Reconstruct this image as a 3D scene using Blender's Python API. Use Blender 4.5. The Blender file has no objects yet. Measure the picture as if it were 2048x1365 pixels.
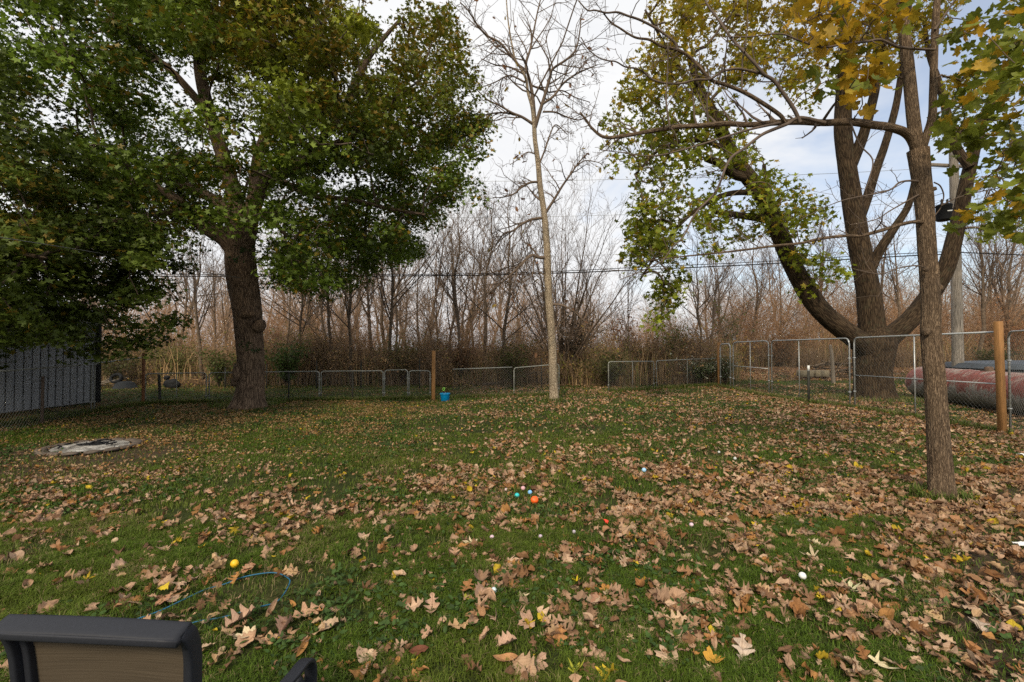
import bpy, math, random
import numpy as np
from mathutils import Vector

rng = np.random.default_rng(11)
random.seed(5)
C = bpy.context.scene.collection
S = bpy.context.scene

# ------------------------------------------------------------------ camera, sky, sun, exposure
F = 910.0                      # focal length in pixels of the 2048 px wide photograph
PITCH = math.atan(17.5 / F)
CAMZ = 1.55
cam_d = bpy.data.cameras.new("camera")
cam_d.sensor_width = 36.0
cam_d.lens = F / 2048.0 * 36.0
cam_d.clip_start = 0.05
cam_d.clip_end = 2000.0
cam = bpy.data.objects.new("camera", cam_d)
C.objects.link(cam)
cam.location = (0, 0, CAMZ)
cam.rotation_euler = (math.pi / 2 + PITCH, 0, 0)
S.camera = cam

SUN_EL, SUN_AZ = math.radians(38), math.radians(196)     # azimuth clockwise from +Y: behind the camera, to its left
w = bpy.data.worlds.new("World")
S.world = w
w.use_nodes = True
nt = w.node_tree
nt.nodes.clear()
out = nt.nodes.new("ShaderNodeOutputWorld")
bg = nt.nodes.new("ShaderNodeBackground")
bg.inputs["Strength"].default_value = 0.1
sky = nt.nodes.new("ShaderNodeTexSky")
sky.sky_type = 'NISHITA'
sky.sun_disc = False
sky.sun_elevation = SUN_EL
sky.sun_rotation = SUN_AZ
sky.air_density = 1.0
sky.dust_density = 1.5
tc = nt.nodes.new("ShaderNodeTexCoord")
mp = nt.nodes.new("ShaderNodeMapping")
mp.inputs["Scale"].default_value = (1.0, 1.0, 2.6)
n1 = nt.nodes.new("ShaderNodeTexNoise")
n1.inputs["Scale"].default_value = 3.1
n1.inputs["Detail"].default_value = 7
n1.inputs["Roughness"].default_value = 0.55
n1.inputs["Distortion"].default_value = 0.4
dot = nt.nodes.new("ShaderNodeVectorMath")
dot.operation = 'DOT_PRODUCT'
bl = Vector((800, F, 360)).normalized()          # where the overcast opens onto blue
dot.inputs[1].default_value = bl
mr = nt.nodes.new("ShaderNodeMapRange")
mr.inputs["From Min"].default_value = 0.80
mr.inputs["From Max"].default_value = 0.99
mr.inputs["To Min"].default_value = 0.38
mr.inputs["To Max"].default_value = -0.13
add = nt.nodes.new("ShaderNodeMath")
add.operation = 'ADD'
cr = nt.nodes.new("ShaderNodeValToRGB")
cr.color_ramp.elements[0].color = (0.32, 0.32, 0.32, 1)
cr.color_ramp.elements[0].position = 0.34
cr.color_ramp.elements[1].position = 0.62
n2 = nt.nodes.new("ShaderNodeTexNoise")
n2.inputs["Scale"].default_value = 2.0
n2.inputs["Detail"].default_value = 6
n2.inputs["Roughness"].default_value = 0.6
cc = nt.nodes.new("ShaderNodeValToRGB")
cc.color_ramp.elements[0].position = 0.3
cc.color_ramp.elements[0].color = (0.88, 0.895, 0.925, 1)
cc.color_ramp.elements[1].position = 0.66
cc.color_ramp.elements[1].color = (1.0, 1.0, 1.0, 1)
sc10 = nt.nodes.new("ShaderNodeVectorMath")
sc10.operation = 'SCALE'
sc10.inputs["Scale"].default_value = 9.6
mix = nt.nodes.new("ShaderNodeMixRGB")
L = nt.links.new
L(tc.outputs["Generated"], mp.inputs["Vector"])
L(mp.outputs["Vector"], n1.inputs["Vector"])
L(mp.outputs["Vector"], n2.inputs["Vector"])
L(tc.outputs["Generated"], dot.inputs[0])
L(dot.outputs["Value"], mr.inputs["Value"])
L(mr.outputs["Result"], add.inputs[0])
L(n1.outputs["Fac"], add.inputs[1])
L(add.outputs[0], cr.inputs["Fac"])
L(n2.outputs["Fac"], cc.inputs["Fac"])
L(cc.outputs["Color"], sc10.inputs[0])
L(cr.outputs["Color"], mix.inputs["Fac"])
sks = nt.nodes.new("ShaderNodeVectorMath")
sks.operation = 'SCALE'
sks.inputs["Scale"].default_value = 1.7
L(sky.outputs["Color"], sks.inputs[0])
L(sks.outputs["Vector"], mix.inputs["Color1"])
L(sc10.outputs["Vector"], mix.inputs["Color2"])
L(mix.outputs["Color"], bg.inputs["Color"])
L(bg.outputs[0], out.inputs["Surface"])

sd = bpy.data.lights.new("sun", 'SUN')
sd.energy = 3.2
sd.angle = math.radians(10)
sd.color = (1.0, 0.85, 0.62)
sun = bpy.data.objects.new("sun", sd)
C.objects.link(sun)
_to = Vector((math.sin(SUN_AZ) * math.cos(SUN_EL), math.cos(SUN_AZ) * math.cos(SUN_EL), math.sin(SUN_EL)))
sun.rotation_euler = _to.to_track_quat('Z', 'Y').to_euler()
sun.location = (-20, -30, 40)

S.view_settings.view_transform = 'Standard'
S.view_settings.look = 'None'
S.view_settings.gamma = 1.0
S.view_settings.exposure = 0.08
S.render.engine = 'CYCLES'
S.cycles.max_bounces = 6
S.cycles.diffuse_bounces = 3
S.cycles.glossy_bounces = 2
S.cycles.transmission_bounces = 3
S.cycles.caustics_reflective = False
S.cycles.caustics_refractive = False
S.cycles.use_denoising = False
try:
    S.cycles.denoiser = 'OPENIMAGEDENOISE'
except Exception:
    pass

# ------------------------------------------------------------------ projection helpers
cp, sp_ = math.cos(PITCH), math.sin(PITCH)
FWD = np.array([0, cp, sp_]); UPV = np.array([0, -sp_, cp]); RT = np.array([1.0, 0, 0]); CAM = np.array([0, 0, CAMZ])

def at(px, py, d):
    """the place that lies d metres deep behind a pixel of the photograph"""
    px, py, d = np.asarray(px, float), np.asarray(py, float), np.asarray(d, float)
    return CAM + d[..., None] * (FWD + ((px - 1024) / F)[..., None] * RT - ((py - 682.5) / F)[..., None] * UPV)

def proj(P):
    Q = P - CAM
    z = Q @ FWD
    z = np.where(np.abs(z) < 1e-3, 1e-3, z)
    return 1024 + F * (Q @ RT) / z, 682.5 - F * (Q @ UPV) / z, Q @ FWD

def sstep(a, b, x):
    t = np.clip((x - a) / (b - a), 0, 1)
    return t * t * (3 - 2 * t)

def _h(ix, iy, iz):
    n = (ix.astype(np.int64) * 374761393 + iy.astype(np.int64) * 668265263 + iz.astype(np.int64) * 1274126177) & 0xffffffff
    n = ((n ^ (n >> 13)) * 1103515245) & 0xffffffff
    n = (n ^ (n >> 16)) & 0xffff
    return n / 65535.0

def vn(x, y, z=0.0):
    """3-D value noise, 0..1"""
    x, y, z = np.broadcast_arrays(np.asarray(x, float), np.asarray(y, float), np.asarray(z, float))
    ix, iy, iz = np.floor(x), np.floor(y), np.floor(z)
    fx, fy, fz = x - ix, y - iy, z - iz
    fx, fy, fz = [f * f * (3 - 2 * f) for f in (fx, fy, fz)]
    r = 0
    for a in (0, 1):
        for b in (0, 1):
            for c in (0, 1):
                r = r + _h(ix + a, iy + b, iz + c) * (fx if a else 1 - fx) * (fy if b else 1 - fy) * (fz if c else 1 - fz)
    return r

def fbm(x, y, z=0.0, o=4):
    r, a, s = 0, 0.5, 1.0
    for i in range(o):
        r = r + a * vn(np.asarray(x) * s + 17.3 * i, np.asarray(y) * s - 5.1 * i, np.asarray(z) * s + 3.7 * i)
        a *= 0.5; s *= 2.03
    return r / (1 - 0.5 ** o)

def ground_z(x, y):
    x, y = np.asarray(x, float), np.asarray(y, float)
    z = (fbm(x * 0.45, y * 0.45, 2.2, 3) - 0.5) * 0.10 * sstep(1.0, 5.0, y)
    z = z + 0.55 * sstep(16, 27, y) * sstep(5, 10, x)
    z = z + 0.5 * sstep(24, 60, y)
    return z

def G(px, py):
    """point of the lawn under a pixel"""
    D = FWD + (px - 1024) / F * RT - (py - 682.5) / F * UPV
    t = -CAMZ / D[2]
    p = CAM + t * D
    p[2] = float(ground_z(p[0], p[1]))
    return p

# ------------------------------------------------------------------ mesh builder
class Geo:
    def __init__(self):
        self.v, self.f, self.c, self.a = [], [], [], []
        self.n = 0
    def add(self, verts, faces, col=None, attr=None):
        verts = np.asarray(verts, np.float32).reshape(-1, 3)
        k = len(verts)
        self.v.append(verts)
        if col is None: col = (1, 1, 1)
        col = np.asarray(col, np.float32)
        self.c.append(np.broadcast_to(col, (k, 3)) if col.ndim == 1 else col.reshape(-1, 3))
        self.a.append(np.zeros((k, 3), np.float32) if attr is None else np.asarray(attr, np.float32).reshape(-1, 3))
        for fa in (faces if isinstance(faces, list) else [faces]):
            self.f.append(np.asarray(fa, np.int64) + self.n)
        self.n += k
    def mesh(self, name, mat, smooth=True):
        me = bpy.data.meshes.new(name)
        if not self.v:
            return me
        v = np.concatenate(self.v)
        loops = np.concatenate([f.reshape(-1) for f in self.f])
        tot = np.concatenate([np.full(len(f), f.shape[1]) for f in self.f])
        st = np.concatenate([[0], np.cumsum(tot)[:-1]])
        me.vertices.add(len(v)); me.vertices.foreach_set("co", v.astype(np.float32).ravel())
        me.loops.add(len(loops)); me.loops.foreach_set("vertex_index", loops.astype(np.int32))
        me.polygons.add(len(tot)); me.polygons.foreach_set("loop_start", st.astype(np.int32))
        me.polygons.foreach_set("loop_total", tot.astype(np.int32))
        if smooth:
            me.polygons.foreach_set("use_smooth", np.ones(len(tot), bool))
        c = np.concatenate(self.c); c4 = np.ones((len(c), 4), np.float32); c4[:, :3] = c
        at_ = me.attributes.new("Col", 'FLOAT_COLOR', 'POINT'); at_.data.foreach_set("color", c4.ravel())
        a = np.concatenate(self.a)
        if np.any(a):
            at2 = me.attributes.new("bc", 'FLOAT_VECTOR', 'POINT'); at2.data.foreach_set("vector", a.astype(np.float32).ravel())
        me.update(calc_edges=True)
        me.validate()
        if mat: me.materials.append(mat)
        return me

def obj(name, geo, mat, parent=None, smooth=True, loc=None):
    me = geo if isinstance(geo, bpy.types.Mesh) else geo.mesh(name, mat, smooth)
    o = bpy.data.objects.new(name, me)
    C.objects.link(o)
    if parent is not None: o.parent = parent
    if loc is not None: o.location = loc
    return o

def tag(o, label=None, cat=None, group=None, kind=None):
    if label: o["label"] = label
    if cat: o["category"] = cat
    if group: o["group"] = group
    if kind: o["kind"] = kind
    return o

def thing(name, label, cat, loc=(0, 0, 0), group=None, rz=0.0):
    o = bpy.data.objects.new(name, None)
    o.empty_display_size = 0.1
    C.objects.link(o)
    o.location = loc; o.rotation_euler = (0, 0, rz)
    return tag(o, label, cat, group)

def nrm(v):
    return v / (np.linalg.norm(v, axis=-1, keepdims=True) + 1e-9)

def tubes(geo, P, R, s=3, col=(1, 1, 1), attr=False, caps=False):
    """n swept tubes at once: P [n,k,3], R [n,k]"""
    P = np.asarray(P, float); R = np.asarray(R, float)
    if P.ndim == 2: P = P[None]; R = R[None]
    n, k, _ = P.shape
    if n == 0: return
    T = nrm(np.gradient(P, axis=1))
    mt = nrm(P[:, -1] - P[:, 0] + 1e-6)
    ref = np.where((np.abs(mt[:, 2]) > 0.8)[:, None], np.array([1.0, 0.13, 0]), np.array([0.1, 0.05, 1.0]))
    U = nrm(np.cross(T, ref[:, None, :])); V = np.cross(T, U)
    th = np.arange(s) * 2 * math.pi / s
    ring = U[:, :, None, :] * np.cos(th)[None, None, :, None] + V[:, :, None, :] * np.sin(th)[None, None, :, None]
    X = P[:, :, None, :] + ring * R[:, :, None, None]
    idx = np.arange(n * k * s).reshape(n, k, s)
    a = idx[:, :-1, :]; b = np.roll(idx, -1, 2)[:, :-1, :]; c = np.roll(idx, -1, 2)[:, 1:, :]; d = idx[:, 1:, :]
    q = np.stack([a, b, c, d], -1).reshape(-1, 4)
    A = None
    if attr:
        Ln = np.concatenate([np.zeros((n, 1)), np.cumsum(np.linalg.norm(np.diff(P, axis=1), axis=2), 1)], 1)
        rr = np.maximum(R, 0.01)
        A = np.stack([np.cos(th)[None, None, :] * rr[:, :, None], np.sin(th)[None, None, :] * rr[:, :, None],
                      np.broadcast_to(Ln[:, :, None], (n, k, s)) + np.arange(n)[:, None, None] * 3.1], -1) + 0.01
    fs = [q]
    if caps:
        fs += [idx[:, 0, ::-1], idx[:, -1, :]]
    col = np.asarray(col, float)
    if col.ndim == 2:
        col = np.repeat(col, k * s, axis=0)
    geo.add(X.reshape(-1, 3), fs, col, A)

def catmull(P, m):
    """smooth curve through points P [k,d], m samples"""
    P = np.asarray(P, float)
    k = len(P)
    if k == 2:
        t = np.linspace(0, 1, m)[:, None]
        return P[0] * (1 - t) + P[1] * t
    Q = np.concatenate([[2 * P[0] - P[1]], P, [2 * P[-1] - P[-2]]])
    t = np.linspace(0, k - 1 - 1e-6, m)
    i = np.floor(t).astype(int); f = (t - i)[:, None]
    p0, p1, p2, p3 = Q[i], Q[i + 1], Q[i + 2], Q[i + 3]
    return 0.5 * (2 * p1 + (p2 - p0) * f + (2 * p0 - 5 * p1 + 4 * p2 - p3) * f ** 2 + (3 * p1 - p0 - 3 * p2 + p3) * f ** 3)

def bigtube(geo, P, R, m, s, ridge=0.0, rfreq=14, seed=0, lump=0.0, flare=0.0, attr_off=0.0, cap=True):
    """a trunk or limb with ridged, lumpy bark displaced into its surface"""
    P = catmull(P, m); R = catmull(np.asarray(R, float)[:, None], m)[:, 0]
    T = nrm(np.gradient(P, axis=0))
    U = np.zeros_like(P); ref = np.array([0.2, 1.0, 0.1]) if abs(T[0][2]) > 0.5 else np.array([0, 0.2, 1.0])
    u = nrm(np.cross(T[0], ref))
    for i in range(m):
        u = nrm(u - T[i] * np.dot(u, T[i])); U[i] = u
    V = np.cross(T, U)
    th = np.arange(s) * 2 * math.pi / s
    Ln = np.concatenate([[0], np.cumsum(np.linalg.norm(np.diff(P, axis=0), axis=1))])
    ct, st = np.cos(th)[None, :], np.sin(th)[None, :]
    rad = np.broadcast_to(R[:, None], (m, s)).copy()
    if ridge > 0:
        zz = Ln[:, None] * 1.0
        k = rfreq
        wob = fbm(ct * 1.7 + 9 + seed, st * 1.7, zz * 1.3, 3) * 2
        a = vn(ct * k / 3.2 + wob, st * k / 3.2 + wob, zz * 2.4 + seed)
        b = vn(ct * k / 1.6 + seed, st * k / 1.6 + wob, zz * 5.0)
        rid = 1 - np.abs(2 * a - 1)
        rad = rad * (1 + ridge * (rid - 0.55) + ridge * 0.5 * (b - 0.5))
    if lump > 0:
        rad = rad * (1 + lump * (fbm(ct * 1.2 + seed, st * 1.2, Ln[:, None] * 1.1, 3) - 0.5) * 2)
    if flare > 0:
        fl = np.exp(-Ln / 0.22)[:, None]
        rad = rad * (1 + fl * flare * (0.55 + 0.9 * (np.cos(th * 5 + seed)[None, :] * 0.5 + 0.5) * (0.6 + 0.4 * np.cos(th * 2 + 1 + seed)[None, :])))
    X = P[:, None, :] + (U[:, None, :] * ct[..., None] + V[:, None, :] * st[..., None]) * rad[..., None]
    idx = np.arange(m * s).reshape(m, s)
    q = np.stack([idx[:-1], np.roll(idx, -1, 1)[:-1], np.roll(idx, -1, 1)[1:], idx[1:]], -1).reshape(-1, 4)
    A = np.stack([ct * R[:, None], st * R[:, None], np.broadcast_to(Ln[:, None] + attr_off, (m, s))], -1) + 0.013
    # deep furrows are darker in the bark itself
    fs = [q]
    if cap: fs.append(idx[-1][None, :])
    geo.add(X.reshape(-1, 3), fs, (1, 1, 1), A.reshape(-1, 3))
    return P, R

def spawn(P, R, n, t0, t1, ang, asd, lr, lsd, up, wig, k, rr, rmin, fall=0.5, bias=None):
    """children of every polyline in P [m,kk,3]: returns their polylines and radii"""
    m, kk, _ = P.shape
    t = t0 + (t1 - t0) * (np.arange(n)[None, :] + rng.random((m, n))) / n
    s = t * (kk - 1); i = np.minimum(s.astype(int), kk - 2); f = s - i
    mi = np.arange(m)[:, None]
    base = P[mi, i] * (1 - f)[..., None] + P[mi, i + 1] * f[..., None]
    r0 = R[mi, i] * (1 - f) + R[mi, i + 1] * f
    T = nrm(P[mi, i + 1] - P[mi, i])
    L0 = np.linalg.norm(np.diff(P, axis=1), axis=2).sum(1)[:, None]
    rnd = rng.normal(size=(m, n, 3))
    if bias is not None: rnd = rnd + bias
    perp = nrm(rnd - T * (rnd * T).sum(-1, keepdims=True))
    a = np.radians(ang + asd * rng.normal(size=(m, n)))[..., None]
    D = nrm(T * np.cos(a) + perp * np.sin(a)).reshape(-1, 3)
    ln = (L0 * lr * (1 - fall * t) * np.exp(lsd * rng.normal(size=(m, n)))).reshape(-1)
    Q = np.zeros((m * n, k, 3)); Q[:, 0] = base.reshape(-1, 3)
    for j in range(1, k):
        D = nrm(D + np.array([0, 0, up]) / k + wig * rng.normal(size=D.shape))
        Q[:, j] = Q[:, j - 1] + D * (ln / (k - 1))[:, None]
    rs = np.maximum(np.minimum(r0.reshape(-1) * rr, r0.reshape(-1)), rmin)
    RR = rs[:, None] * np.linspace(1, 0.35, k)[None, :]
    return Q, np.maximum(RR, rmin * 0.6)

# ------------------------------------------------------------------ materials
def mat_new(name):
    m = bpy.data.materials.new(name)
    m.use_nodes = True
    t = m.node_tree
    b = t.nodes["Principled BSDF"]
    return m, t, b

def N(t, typ, **kw):
    n = t.nodes.new(typ)
    for k, v in kw.items():
        if k in n.inputs: n.inputs[k].default_value = v
        else: setattr(n, k, v)
    return n

def ramp(t, stops):
    r = t.nodes.new("ShaderNodeValToRGB")
    e = r.color_ramp.elements
    while len(e) < len(stops): e.new(0.5)
    for x, (p, c) in zip(e, stops):
        x.position = p; x.color = (*c, 1)
    return r

def m_plain(name, col, rough=0.6, metal=0.0, var=0.25, scale=8.0, bump=0.15, spec=0.4):
    m, t, b = mat_new(name)
    tc = N(t, "ShaderNodeTexCoord")
    n = N(t, "ShaderNodeTexNoise", Scale=scale, Detail=6.0, Roughness=0.65)
    t.links.new(tc.outputs["Object"], n.inputs["Vector"])
    lo = tuple(c * (1 - var) for c in col); hi = tuple(min(1, c * (1 + var)) for c in col)
    r = ramp(t, [(0.3, lo), (0.7, hi)])
    t.links.new(n.outputs["Fac"], r.inputs["Fac"])
    t.links.new(r.outputs["Color"], b.inputs["Base Color"])
    b.inputs["Roughness"].default_value = rough
    b.inputs["Metallic"].default_value = metal
    b.inputs["Specular IOR Level"].default_value = spec
    if bump:
        bp = N(t, "ShaderNodeBump", Strength=bump, Distance=0.01)
        t.links.new(n.outputs["Fac"], bp.inputs["Height"])
        t.links.new(bp.outputs["Normal"], b.inputs["Normal"])
    return m

def m_bark(name, dark, mid, light, fr=26.0, stretch=0.13, bump=0.9, moss=None, dist=0.02):
    """bark that follows the limb: the bc attribute is (cos*r, sin*r, length along)"""
    m, t, b = mat_new(name)
    a = N(t, "ShaderNodeAttribute", attribute_name="bc")
    mp = N(t, "ShaderNodeMapping"); mp.inputs["Scale"].default_value = (1, 1, stretch)
    t.links.new(a.outputs["Vector"], mp.inputs["Vector"])
    n1 = N(t, "ShaderNodeTexNoise", Scale=fr, Detail=7.0, Roughness=0.62, Distortion=0.7)
    n2 = N(t, "ShaderNodeTexVoronoi", Scale=fr * 0.9, feature='DISTANCE_TO_EDGE')
    dn = N(t, "ShaderNodeTexNoise", Scale=fr * 0.5, Detail=3.0)
    t.links.new(mp.outputs["Vector"], dn.inputs["Vector"])
    av = N(t, "ShaderNodeVectorMath", operation='MULTIPLY_ADD')
    av.inputs[1].default_value = (0.05, 0.05, 0.05)
    t.links.new(dn.outputs["Color"], av.inputs[0]); t.links.new(mp.outputs["Vector"], av.inputs[2])
    t.links.new(av.outputs[0], n2.inputs["Vector"])
    t.links.new(mp.outputs["Vector"], n1.inputs["Vector"])
    vr = N(t, "ShaderNodeMapRange"); vr.inputs["From Max"].default_value = 0.22
    t.links.new(n2.outputs["Distance"], vr.inputs["Value"])
    mm = N(t, "ShaderNodeMath", operation='MULTIPLY_ADD'); mm.inputs[1].default_value = 0.5
    t.links.new(vr.outputs[0], mm.inputs[0])
    h5 = N(t, "ShaderNodeMath", operation='MULTIPLY'); h5.inputs[1].default_value = 0.75
    t.links.new(n1.outputs["Fac"], h5.inputs[0]); t.links.new(h5.outputs[0], mm.inputs[2])
    r = ramp(t, [(0.28, dark), (0.55, mid), (0.86, light)])
    t.links.new(mm.outputs[0], r.inputs["Fac"])
    big = N(t, "ShaderNodeTexNoise", Scale=2.3, Detail=4.0)
    t.links.new(a.outputs["Vector"], big.inputs["Vector"])
    mx = N(t, "ShaderNodeMixRGB", blend_type='MULTIPLY', Fac=0.6)
    rb = ramp(t, [(0.3, (0.62, 0.62, 0.6)), (0.7, (1.25, 1.2, 1.12))])
    t.links.new(big.outputs["Fac"], rb.inputs["Fac"])
    t.links.new(r.outputs["Color"], mx.inputs["Color1"]); t.links.new(rb.outputs["Color"], mx.inputs["Color2"])
    last = mx.outputs["Color"]
    if moss:
        mo = N(t, "ShaderNodeTexNoise", Scale=5.0, Detail=6.0, Roughness=0.7)
        t.links.new(a.outputs["Vector"], mo.inputs["Vector"])
        rm = ramp(t, [(0.55, (0, 0, 0)), (0.7, (0.6, 0.6, 0.6))])
        t.links.new(mo.outputs["Fac"], rm.inputs["Fac"])
        m2 = N(t, "ShaderNodeMixRGB"); m2.inputs["Color2"].default_value = (*moss, 1)
        t.links.new(rm.outputs["Color"], m2.inputs["Fac"]); t.links.new(last, m2.inputs["Color1"])
        last = m2.outputs["Color"]
    t.links.new(last, b.inputs["Base Color"])
    b.inputs["Roughness"].default_value = 0.92
    b.inputs["Specular IOR Level"].default_value = 0.2
    bp = N(t, "ShaderNodeBump", Strength=bump, Distance=dist)
    t.links.new(mm.outputs[0], bp.inputs["Height"]); t.links.new(bp.outputs["Normal"], b.inputs["Normal"])
    return m

def m_leaf(name, trans=0.3, rough=0.55, gain=1.0, veins=False, spec=0.3):
    """colour comes from each leaf's own Col attribute"""
    m, t, b = mat_new(name)
    a = N(t, "ShaderNodeAttribute", attribute_name="Col")
    src = a.outputs["Color"]
    tcn = N(t, "ShaderNodeTexCoord")
    no = N(t, "ShaderNodeTexNoise", Scale=35.0, Detail=5.0, Roughness=0.7)
    t.links.new(tcn.outputs["Object"], no.inputs["Vector"])
    rr = ramp(t, [(0.3, (0.72 * gain,) * 3), (0.7, (1.22 * gain,) * 3)])
    t.links.new(no.outputs["Fac"], rr.inputs["Fac"])
    mx = N(t, "ShaderNodeMixRGB", blend_type='MULTIPLY', Fac=1.0)
    t.links.new(src, mx.inputs["Color1"]); t.links.new(rr.outputs["Color"], mx.inputs["Color2"])
    last = mx.outputs["Color"]
    if veins:
        uv = N(t, "ShaderNodeAttribute", attribute_name="bc")
        sp = N(t, "ShaderNodeSeparateXYZ"); t.links.new(uv.outputs["Vector"], sp.inputs[0])
        ab = N(t, "ShaderNodeMath", operation='ABSOLUTE'); t.links.new(sp.outputs["X"], ab.inputs[0])
        mid = N(t, "ShaderNodeMapRange"); mid.inputs["From Min"].default_value = 0.035; mid.inputs["From Max"].default_value = 0.0
        t.links.new(ab.outputs[0], mid.inputs["Value"])
        # side veins slant forward from the midrib
        sub = N(t, "ShaderNodeMath", operation='MULTIPLY_ADD'); sub.inputs[1].default_value = -0.75
        t.links.new(ab.outputs[0], sub.inputs[0]); t.links.new(sp.outputs["Y"], sub.inputs[2])
        mu = N(t, "ShaderNodeMath", operation='MULTIPLY'); mu.inputs[1].default_value = 7.0
        t.links.new(sub.outputs[0], mu.inputs[0])
        fr = N(t, "ShaderNodeMath", operation='FRACT'); t.links.new(mu.outputs[0], fr.inputs[0])
        sv = N(t, "ShaderNodeMapRange"); sv.inputs["From Min"].default_value = 0.09; sv.inputs["From Max"].default_value = 0.02
        sv.inputs["To Max"].default_value = 0.6
        t.links.new(fr.outputs[0], sv.inputs["Value"])
        mxv = N(t, "ShaderNodeMath", operation='MAXIMUM'); t.links.new(mid.outputs[0], mxv.inputs[0]); t.links.new(sv.outputs[0], mxv.inputs[1])
        m2 = N(t, "ShaderNodeMixRGB", blend_type='MULTIPLY'); m2.inputs["Color2"].default_value = (0.62, 0.55, 0.5, 1)
        t.links.new(mxv.outputs[0], m2.inputs["Fac"]); t.links.new(last, m2.inputs["Color1"])
        last = m2.outputs["Color"]
        bp = N(t, "ShaderNodeBump", Strength=0.5, Distance=0.004)
        t.links.new(mxv.outputs[0], bp.inputs["Height"]); t.links.new(bp.outputs["Normal"], b.inputs["Normal"])
    t.links.new(last, b.inputs["Base Color"])
    b.inputs["Roughness"].default_value = rough
    b.inputs["Specular IOR Level"].default_value = spec
    if trans > 0:
        tr = N(t, "ShaderNodeBsdfTranslucent"); t.links.new(last, tr.inputs["Color"])
        ms = N(t, "ShaderNodeMixShader", Fac=trans)
        t.links.new(b.outputs[0], ms.inputs[1]); t.links.new(tr.outputs[0], ms.inputs[2])
        t.links.new(ms.outputs[0], t.nodes["Material Output"].inputs["Surface"])
    return m

M = {}
M['bark_old'] = m_bark("bark_old_maple", (0.03, 0.02, 0.014), (0.105, 0.072, 0.05), (0.19, 0.135, 0.095), 30, 0.14, 1.0)
M['bark_right'] = m_bark("bark_right_maple", (0.011, 0.007, 0.0045), (0.038, 0.025, 0.015), (0.075, 0.052, 0.032), 24, 0.14, 1.0, moss=(0.06, 0.06, 0.035))
M['bark_near'] = m_bark("bark_near_tree", (0.045, 0.031, 0.021), (0.15, 0.106, 0.072), (0.26, 0.19, 0.13), 105, 0.10, 1.0, dist=0.012)
M['bark_slim'] = m_bark("bark_slim_tree", (0.055, 0.042, 0.03), (0.24, 0.19, 0.135), (0.47, 0.40, 0.31), 42, 0.4, 1.0, dist=0.012)
M['bark_wood'] = m_bark("bark_sapling", (0.05, 0.036, 0.027), (0.125, 0.092, 0.068), (0.21, 0.165, 0.125), 40, 0.18, 0.6)
M['twig'] = m_plain("twig_bark", (0.13, 0.095, 0.07), 0.9, var=0.3, scale=3, bump=0)
M['twig_red'] = m_plain("twig_reddish", (0.35, 0.215, 0.125), 0.9, var=0.3, scale=2, bump=0)
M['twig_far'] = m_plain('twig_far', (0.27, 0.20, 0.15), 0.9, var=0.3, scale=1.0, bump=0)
M['twig_near'] = m_plain("twig_near_tree", (0.115, 0.085, 0.065), 0.85, var=0.35, scale=12, bump=0.2)
M['twig_bramble'] = m_plain('bramble_stem', (0.24, 0.165, 0.105), 0.9, var=0.35, scale=2.0, bump=0)
M['twig_dark'] = m_plain("twig_dark", (0.085, 0.06, 0.042), 0.9, var=0.3, scale=3, bump=0)
M['leaf'] = m_leaf("maple_leaf", 0.28)
M['leaf_y'] = m_leaf("turning_maple_leaf", 0.42)
M['litter'] = m_leaf("fallen_leaf", 0.08, 0.75, veins=True, spec=0.2)
M['litter_far'] = m_leaf("fallen_leaf_far", 0.05, 0.8, spec=0.2)
M['grass'] = m_leaf("grass_blade", 0.25, 0.6, spec=0.25)
M['drygrass'] = m_leaf("dry_grass", 0.2, 0.8, spec=0.15)
M['galv'] = m_plain("galvanised_steel", (0.42, 0.44, 0.45), 0.45, 0.55, 0.22, 30, 0.05)
M['galv_shaded'] = m_plain('shaded_galvanised', (0.27, 0.28, 0.26), 0.65, 0.2, 0.3, 30, 0.05)  # same steel, darkened: tree shade on the low frames put into the colour
M['wire'] = m_plain("galvanised_wire", (0.16, 0.165, 0.16), 0.6, 0.2, 0.2, 30, 0)
M['rusty'] = m_plain("rusty_post", (0.13, 0.085, 0.06), 0.85, 0.1, 0.4, 25, 0.2)
M['darkpost'] = m_plain("dark_post", (0.03, 0.03, 0.025), 0.8, 0.0, 0.4, 20, 0.2)
M['black'] = m_plain("black_paint", (0.014, 0.015, 0.017), 0.7, 0.0, 0.3, 20, 0.05, spec=0.15)
M['white'] = m_plain("white_label", (0.7, 0.72, 0.72), 0.5, 0, 0.1, 20, 0)

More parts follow.
